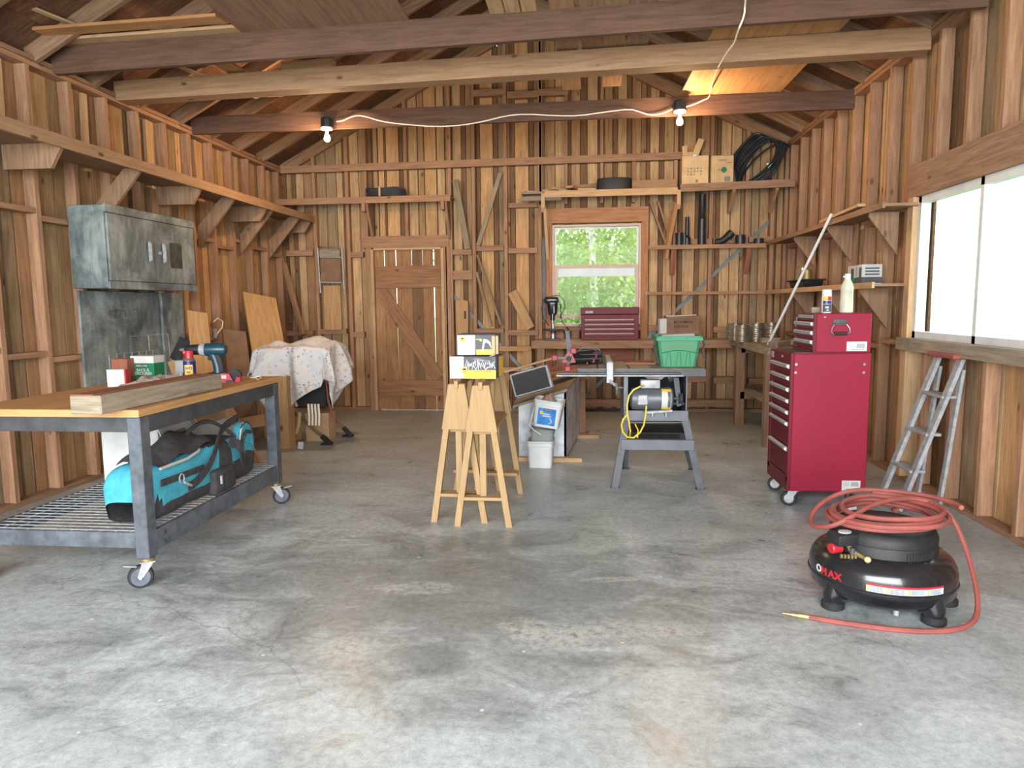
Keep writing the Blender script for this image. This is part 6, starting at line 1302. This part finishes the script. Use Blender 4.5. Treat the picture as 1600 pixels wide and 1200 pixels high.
t = thing('top_tool_chest', 'red tool chest with three drawers sitting on the red rolling cabinet', 'tool chest', (1.68, 5.0, RZ1+.005))
UX0, UX1, UY0, UY1, UZ0, UZ1 = 1.505, 1.876, 4.87, 5.31, RZ1+.0055, 1.322
mb = MB(); mb.bx(UX0+.02, UX1, UY0, UY1, UZ0, UZ1, .005); obj('case', mb, M['red'], t, world=True)
mb = MB(); mb.bx(UX0, UX0+.02, UY0, UY1, 1.275, UZ1, .002); mb.bx(UX0, UX0+.02, UY1-.04, UY1, UZ0, 1.275); mb.bx(UX0, UX0+.02, UY0, UY0+.012, UZ0, 1.275); mb.bx(UX0, UX0+.02, UY0, UY1-.04, UZ0, 1.08); obj('face_frame', mb, M['maroon'], t, world=True)
for z1 in (1.272, 1.212, 1.150):
    mb = MB(); mb.bx(UX0+.004, UX0+.02, UY0+.014, UY1-.044, z1-.055, z1-.004, .002); d_ = obj('drawer', mb, M['maroon'], t, world=True)
    mb = MB(); mb.prism3([(UX0+.004, UY0+.014, z1-.006), (UX0-.016, UY0+.014, z1-.009), (UX0-.016, UY0+.014, z1-.026), (UX0+.004, UY0+.014, z1-.036)], (0, UY1-UY0-.06, 0)); mb.mi = 1; mb.bx(UX0-.0175, UX0-.0155, UY0+.02, UY1-.05, z1-.020, z1-.016); obj('handle', mb, [M['handle_grey'], M['steel_blue']], d_, world=True)
mb = MB(); mb.bx(UX0-.002, UX0, UY0+.02, UY1-.10, 1.29, 1.312); mb.rod((UX0-.012, 5.2, 1.295), (UX0-.012, 5.23, 1.23), .006, 6); obj('key_ring', mb, M['chrome'], t, world=True)
mb = MB(); mb.bx(1.628, 1.718, UY0-.006, UY0, 1.255, 1.285, .003); mb.bx(1.640, 1.706, UY0-.012, UY0-.004, 1.245, 1.258, .003); h_ = obj('handle_plate', mb, M['steel_dark'], t, world=True)
mb = MB(); mb.tube([(1.635, UY0-.012, 1.25), (1.618, UY0-.018, 1.225), (1.614, UY0-.02, 1.20), (1.63, UY0-.022, 1.185), (1.715, UY0-.022, 1.185), (1.732, UY0-.02, 1.20), (1.728, UY0-.018, 1.225), (1.711, UY0-.012, 1.25)], .004, 8); obj('handle_loop', mb, M['chrome'], h_, world=True)
mb = MB(); mb.rod((1.632, UY0-.022, 1.19), (1.714, UY0-.022, 1.19), .0115, 10); obj('grip', mb, M['rubber'], h_, world=True)
mb = MB(); mb.cyl(.006, .003, T(1.575, UY0, 1.298, rx=90), 10); obj('rivet', mb, M['chrome'], t, world=True)
mb = MB(); mb.bx(1.722, 1.85, UY0-.0015, UY0-.0005, 1.072, 1.135); obj('sticker', mb, M['paper'], t, world=True)
mb = MB()
for k in range(9): mb.bx(1.785+.006*k, 1.788+.006*k, UY0-.0025, UY0-.0015, 1.09, 1.122)
for k in range(2): mb.bx(1.735, 1.772, UY0-.0025, UY0-.0015, 1.10+.012*k, 1.102+.012*k)
mb.bx(1.75, 1.83, UY0-.0025, UY0-.0015, 1.080, 1.083); obj('barcode', mb, M['ink_grey'], t, world=True)
ZU = UZ1+.0005
t = thing('spray_can', 'white capped aerosol can on top of the red tool chest', 'spray can', (1.625, 5.0, ZU))
mb = MB(); mb.lathe([(.030, 0), (.032, .003), (.032, .115), (.030, .118), (0, .118)]); obj('can_body', mb, M['white_plastic'], t)
mb = MB(); mb.lathe([(.030, .116), (.031, .118), (.031, .155), (.028, .158), (0, .158)]); obj('cap', mb, M['white_paint'], t)
for z0, z1, a0, a1, mt in ((.085, .112, -150, -95, 'yellow'), (.085, .112, -95, -40, 'bright_red'), (.062, .083, -150, -40, 'navy'), (.008, .060, -150, -40, 'charcoal_print')):
    mb = MB(); arcpatch(mb, .0325, math.radians(a0), math.radians(a1), z0, z1); obj('label_band', mb, M[mt], t)
mb = MB(); mb.box((.022, .001, .012), T(-.006, -.0333, .038)); mb.box((.014, .001, .007), T(-.002, -.0333, .02)); obj('label_print', mb, M['paper'], t)
t = thing('plastic_bottle', 'yellowed white plastic bottle on top of the red tool chest', 'bottle', (1.755, 5.0, ZU))
mb = MB(); mb.lathe([(.036, 0), (.042, .006), (.042, .08), (.0405, .082), (.0405, .15), (.042, .153), (.041, .17), (.034, .195), (.021, .22), (.018, .235), (0, .236)], seg=28); obj('bottle_body', mb, M['old_plastic'], t)
mb = MB(); mb.lathe([(.0195, .225), (.0195, .258), (.017, .262), (0, .262)]); mb.box((.03, .012, .012), T(-.015, 0, .243), .003); obj('cap', mb, M['paper'], t)
mb = MB(); mb.box((.055, .05, .04), T(1.60, 5.16, ZU+.02), .002); single('wood_block', mb, M['grey_wood'], 'little wood block on the red tool chest left of the aerosol can', 'wood block')
# ================================================================== COMPRESSOR
t = thing('air_compressor', 'black pancake air compressor with red hose on top at the lower right', 'air compressor', (1.385, 3.36, 0))
mb = MB(); R_ = .315
prof = [(0, .05), (.15, .05), (.24, .052), (.28, .062), (.303, .085), (.311, .118), (R_+.002, .130), (R_+.002, .138), (.312, .142), (.3125, .175), (.306, .208), (.288, .238), (.262, .258), (.22, .27), (0, .27)]
mb.lathe(prof, seg=56); obj('tank', mb, M['black_gloss'], t)
mb = MB(); mb.lathe([(.232, .25), (.228, .298), (.222, .312), (.228, .316), (.228, .335), (.218, .360), (.20, .372), (.17, .378), (0, .378)], seg=48); obj('shroud', mb, M['black_plastic'], t)
mb = MB()
for k in range(11):
    a = math.radians(-86+3.4*k); mb.box((.006, .006, .042), T(.230*math.cos(a), .230*math.sin(a), .280, rz=math.degrees(a)))
obj('vent_slots', mb, M['rubber'], t)
for a in (206, 297, 352, 95, 150):
    if a == 150: continue
    ar = math.radians(a); x_, y_ = .268*math.cos(ar), .268*math.sin(ar)
    mb = MB(); mb.tube([(x_*.95, y_*.95, .12), (x_*1.05, y_*1.05, .06), (x_*1.05, y_*1.05, .02)], [.055, .045, .040], 12); l_ = obj('leg', mb, M['black_gloss'], t)
    mb = MB(); mb.lathe([(.042, 0), (.05, .006), (.05, .028), (.042, .036), (0, .036)], T(x_*1.05, y_*1.05, 0)); obj('rubber_foot', mb, M['rubber'], l_)
mb = MB(); mb.tube([(-.02, -.15, .07), (-.02, -.18, .035), (.0, -.20, .02)], .008, 8); mb.cyl(.012, .03, T(-.005, -.195, .008)); obj('drain_valve', mb, M['galv'], t)
def lab_patch(b, a0, a1, z0, z1, r=R_): arcpatch(b, r, math.radians(a0), math.radians(a1), z0, z1, 16)
mb = MB(); lab_patch(mb, -122, -62, .173, .183, .3135); obj('red_label_band', mb, M['bright_red'], t)
mb = MB(); lab_patch(mb, -122, -62, .146, .173, .3137); obj('warning_label', mb, M['greypaint'], t)
mb = MB()
for k in range(4):
    for j in range(4): lab_patch(mb, -120+15*k, -110+15*k, .150+.0055*j, .1525+.0055*j, .3145)
obj('warning_text', mb, M['charcoal_print'], t)
mb = MB()
for k in range(4): lab_patch(mb, -122+15*k, -120.6+15*k, .149, .171, .3145)
obj('warning_symbols', mb, M['yellow'], t)
for s_, a, mt, sz in (('O', 194, 'paper', .046), ('M', 201, 'bright_red', .046), ('A', 209, 'bright_red', .046), ('X', 215.5, 'bright_red', .046)):
    ar = math.radians(a); mb = MB(); mb.text(s_, sz, T(.3145*math.cos(ar), .3135*math.sin(ar), .156, rz=a+90) @ T(0, 0, 0, rx=90), align='CENTER', bold=.002, sx=1.05); obj('logo_letter', mb, M[mt], t)
# regulator block
mb = MB(); Fm = T(-.20, -.12, .335, rz=20); mb.box((.16, .09, .055), Fm, .012, seg=2); c0_ = obj('gauge_panel', mb, M['black_plastic'], t)
mb = MB(); mb.lathe([(0, 0), (.03, 0), (.03, .004), (0, .006)], Fm @ T(-.02, -.005, .028), 24, sy=.8); obj('gauge_face', mb, M['paper'], c0_)
mb = MB(); mb.lathe([(.0, 0), (.024, 0), (.024, .045), (.02, .05), (0, .05)], T(-.235, -.13, .290, ry=-90, rz=20), 12); obj('regulator_knob', mb, M['bright_red'], t)
mb = MB(); mb.tube([(-.20, -.12, .31), (-.19, -.15, .28), (-.15, -.19, .265), (-.135, -.21, .255)], [.012, .012, .010, .012], 10); mb.lathe([(.006, 0), (.014, 0), (.014, .024), (.008, .026), (.006, .026)], T(-.14, -.20, .262, rx=75, rz=-20), 12); obj('outlet_coupler', mb, M['brass'], t)
mb = MB()
for k in range(5): mb.lathe([(0, 0), (.011, .002), (.011, .009), (0, .011)], T(-.245+.014*k, -.165-.002*k, .262, ry=90), 10)
obj('relief_valve', mb, M['brass'], t)
mb = MB(); mb.rod((-.19, -.16, .30), (-.19, -.16, .235), .012, 8); obj('manifold', mb, M['steel_dark'], t)
# hose
mb = MB(); random.seed(4); pts = []
N = 190
for k in range(N):
    a = 1.3+k/N*5.05*math.tau; r = .225+.022*math.sin(a*.37+1)+.014*math.sin(a*.83); z_ = .391+.012*(k/N)*4.6+.006*math.sin(a*.5)+(-.02*max(0, math.cos(a-math.pi)))
    pts.append((1.405+r*math.cos(a), 3.38+r*math.sin(a), z_))
mb.tube(pts, .0115, 8)
pts = [(1.405+.325*math.cos(a), 3.40+.25*math.sin(a), .45-.11*max(0, -math.cos(a))**2) for a in [math.radians(x) for x in range(-10, 196, 9)]]
pts += [(1.12, 3.27, .372), (1.20, 3.26, .42), (1.34, 3.36, .462), (1.55, 3.48, .465), (1.70, 3.46, .43), (1.76, 3.40, .30), (1.74, 3.2, .10), (1.66, 3.06, .02), (1.5, 3.0, .0125), (1.32, 3.0, .0125), (1.12, 3.05, .0125), (.985, 3.10, .0125)]
mb.tube(smooth(pts, 2), .0115, 8)
t = thing('air_hose', 'dull red air hose coiled on the compressor with its end on the floor', 'hose', (1.39, 3.37, .40)); obj('hose', mb, M['hose_red'], t, world=True)
mb = MB(); a_ = V(.985, 3.10, .0125); d_ = V(-.9, .28, 0).normalized(); mb.rod(a_, a_+d_*.045, .0135, 8); mb.rod(a_+d_*.045, a_+d_*.07, .010, 8); mb.rod(a_+d_*.07, a_+d_*.11, .007, 8, .003); obj('end_coupler', mb, M['brass'], t, world=True)
# ================================================================== STEPLADDER at the right edge
t = thing('stepladder', 'small grey and red stepladder leaning beside the right wall window', 'stepladder', (2.2, 4.95, 0))
for y_ in (4.82, 5.12):
    mb = MB(); mb.beam((2.08, y_, .01), (2.43, y_+.02, 1.02), .025, .06, up=(0, 1, 0)); obj('side_rail', mb, M['galv'], t, world=True)
    mb = MB(); mb.beam((2.33, y_, .01), (2.44, y_+.02, .95), .02, .04, up=(0, 1, 0)); obj('rear_leg', mb, M['galv'], t, world=True)
    mb = MB(); mb.box((.09, .035, .03), T(2.085, y_, .02, ry=-20), .005); obj('foot', mb, M['hose_red'], t, world=True)
for z_ in (.27, .52, .77):
    mb = MB(); x_ = 2.08+.35*z_/1.01; mb.bx(x_-.03, x_+.07, 4.83, 5.13, z_-.01, z_+.01, .003); obj('step', mb, M['galv'], t, world=True)
mb = MB(); mb.bx(2.36, 2.45, 4.80, 5.16, 1.02, 1.05, .006); obj('top_cap', mb, M['hose_red'], t, world=True)
# ================================================================== BULBS AND CABLE
def bulb(px_, lab, z_top):
    c_ = PY(px_, 190, 7.0); x_ = c_.x; yb = 6.95
    t = thing('light_bulb', lab, 'ceiling light', (x_, yb, z_top))
    mb = MB(); mb.lathe([(0, .0), (.055, .0), (.058, .008), (.058, .075), (.05, .085), (0, .085)], T(0, 0, -.035), 8); obj('junction_box', mb, M['rubber'], t)
    mb = MB(); mb.lathe([(0, 0), (.055, .004), (.06, .02), (.05, .03), (0, .03)], T(0, 0, -.063), 24); obj('lamp_holder', mb, M['white_plastic'], t)
    mb = MB(); mb.lathe([(0, -.118), (.018, -.115), (.029, -.10), (.031, -.085), (.026, -.065), (.014, -.042), (.013, -.01), (0, -.01)], T(0, 0, -.055), 24); obj('bulb_glass', mb, M['bulb'], t)
    mb = MB(); mb.box((.035, .012, .03), T(.06 if px_ < 800 else -.06, 0, .01), .003); obj('cable_clamp', mb, M['rubber'], t)
    l = bpy.data.lights.new('bulb_light', 'POINT'); l.energy = 34; l.color = (1.0, .64, .34); l.shadow_soft_size = .03
    o = bpy.data.objects.new('bulb_light', l); COL.objects.link(o); o.parent = t; o.location = (0, -.02, -.19); return t
bulb(513, 'left bare glowing bulb under the third ceiling beam', 3.19); bulb(1061, 'right bare glowing bulb under the third ceiling beam', 3.225)
mb = MB(); Yc = 7.018
cab = [(526, 190), (535, 189), (545, 184), (558, 180), (572, 182), (590, 188), (610, 192), (640, 195), (680, 198), (720, 196), (755, 190), (790, 181), (820, 178), (870, 181), (905, 181), (945, 175), (985, 170), (1000, 175), (1015, 180), (1035, 178), (1050, 171)]
mb.tube(smooth([PY(x_, y_, Yc) for x_, y_ in cab], 1), .006, 6)
cab2 = [(1072, 167), (1085, 163), (1098, 157), (1108, 153), (1110, 143)]
up = [PY(x_, y_, Yc) for x_, y_ in cab2]
up += [PY(1113, 130, 6.5), PY(1118, 115, 6.05), PY(1125, 100, 5.62), PY(1137, 80, 5.4), PY(1148, 67, 5.2), PY(1153, 48, 4.885), PY(1163, 25, 4.875), PY(1164, 8, 4.87), PY(1166, -12, 4.7), PY(1168, -40, 4.5)]
mb.tube(smooth(up, 1), .0065, 6)
single('lighting_cable', mb, M['cable_white'], 'white electrical cable sagging between the two bulbs and up over the beams', 'cable')
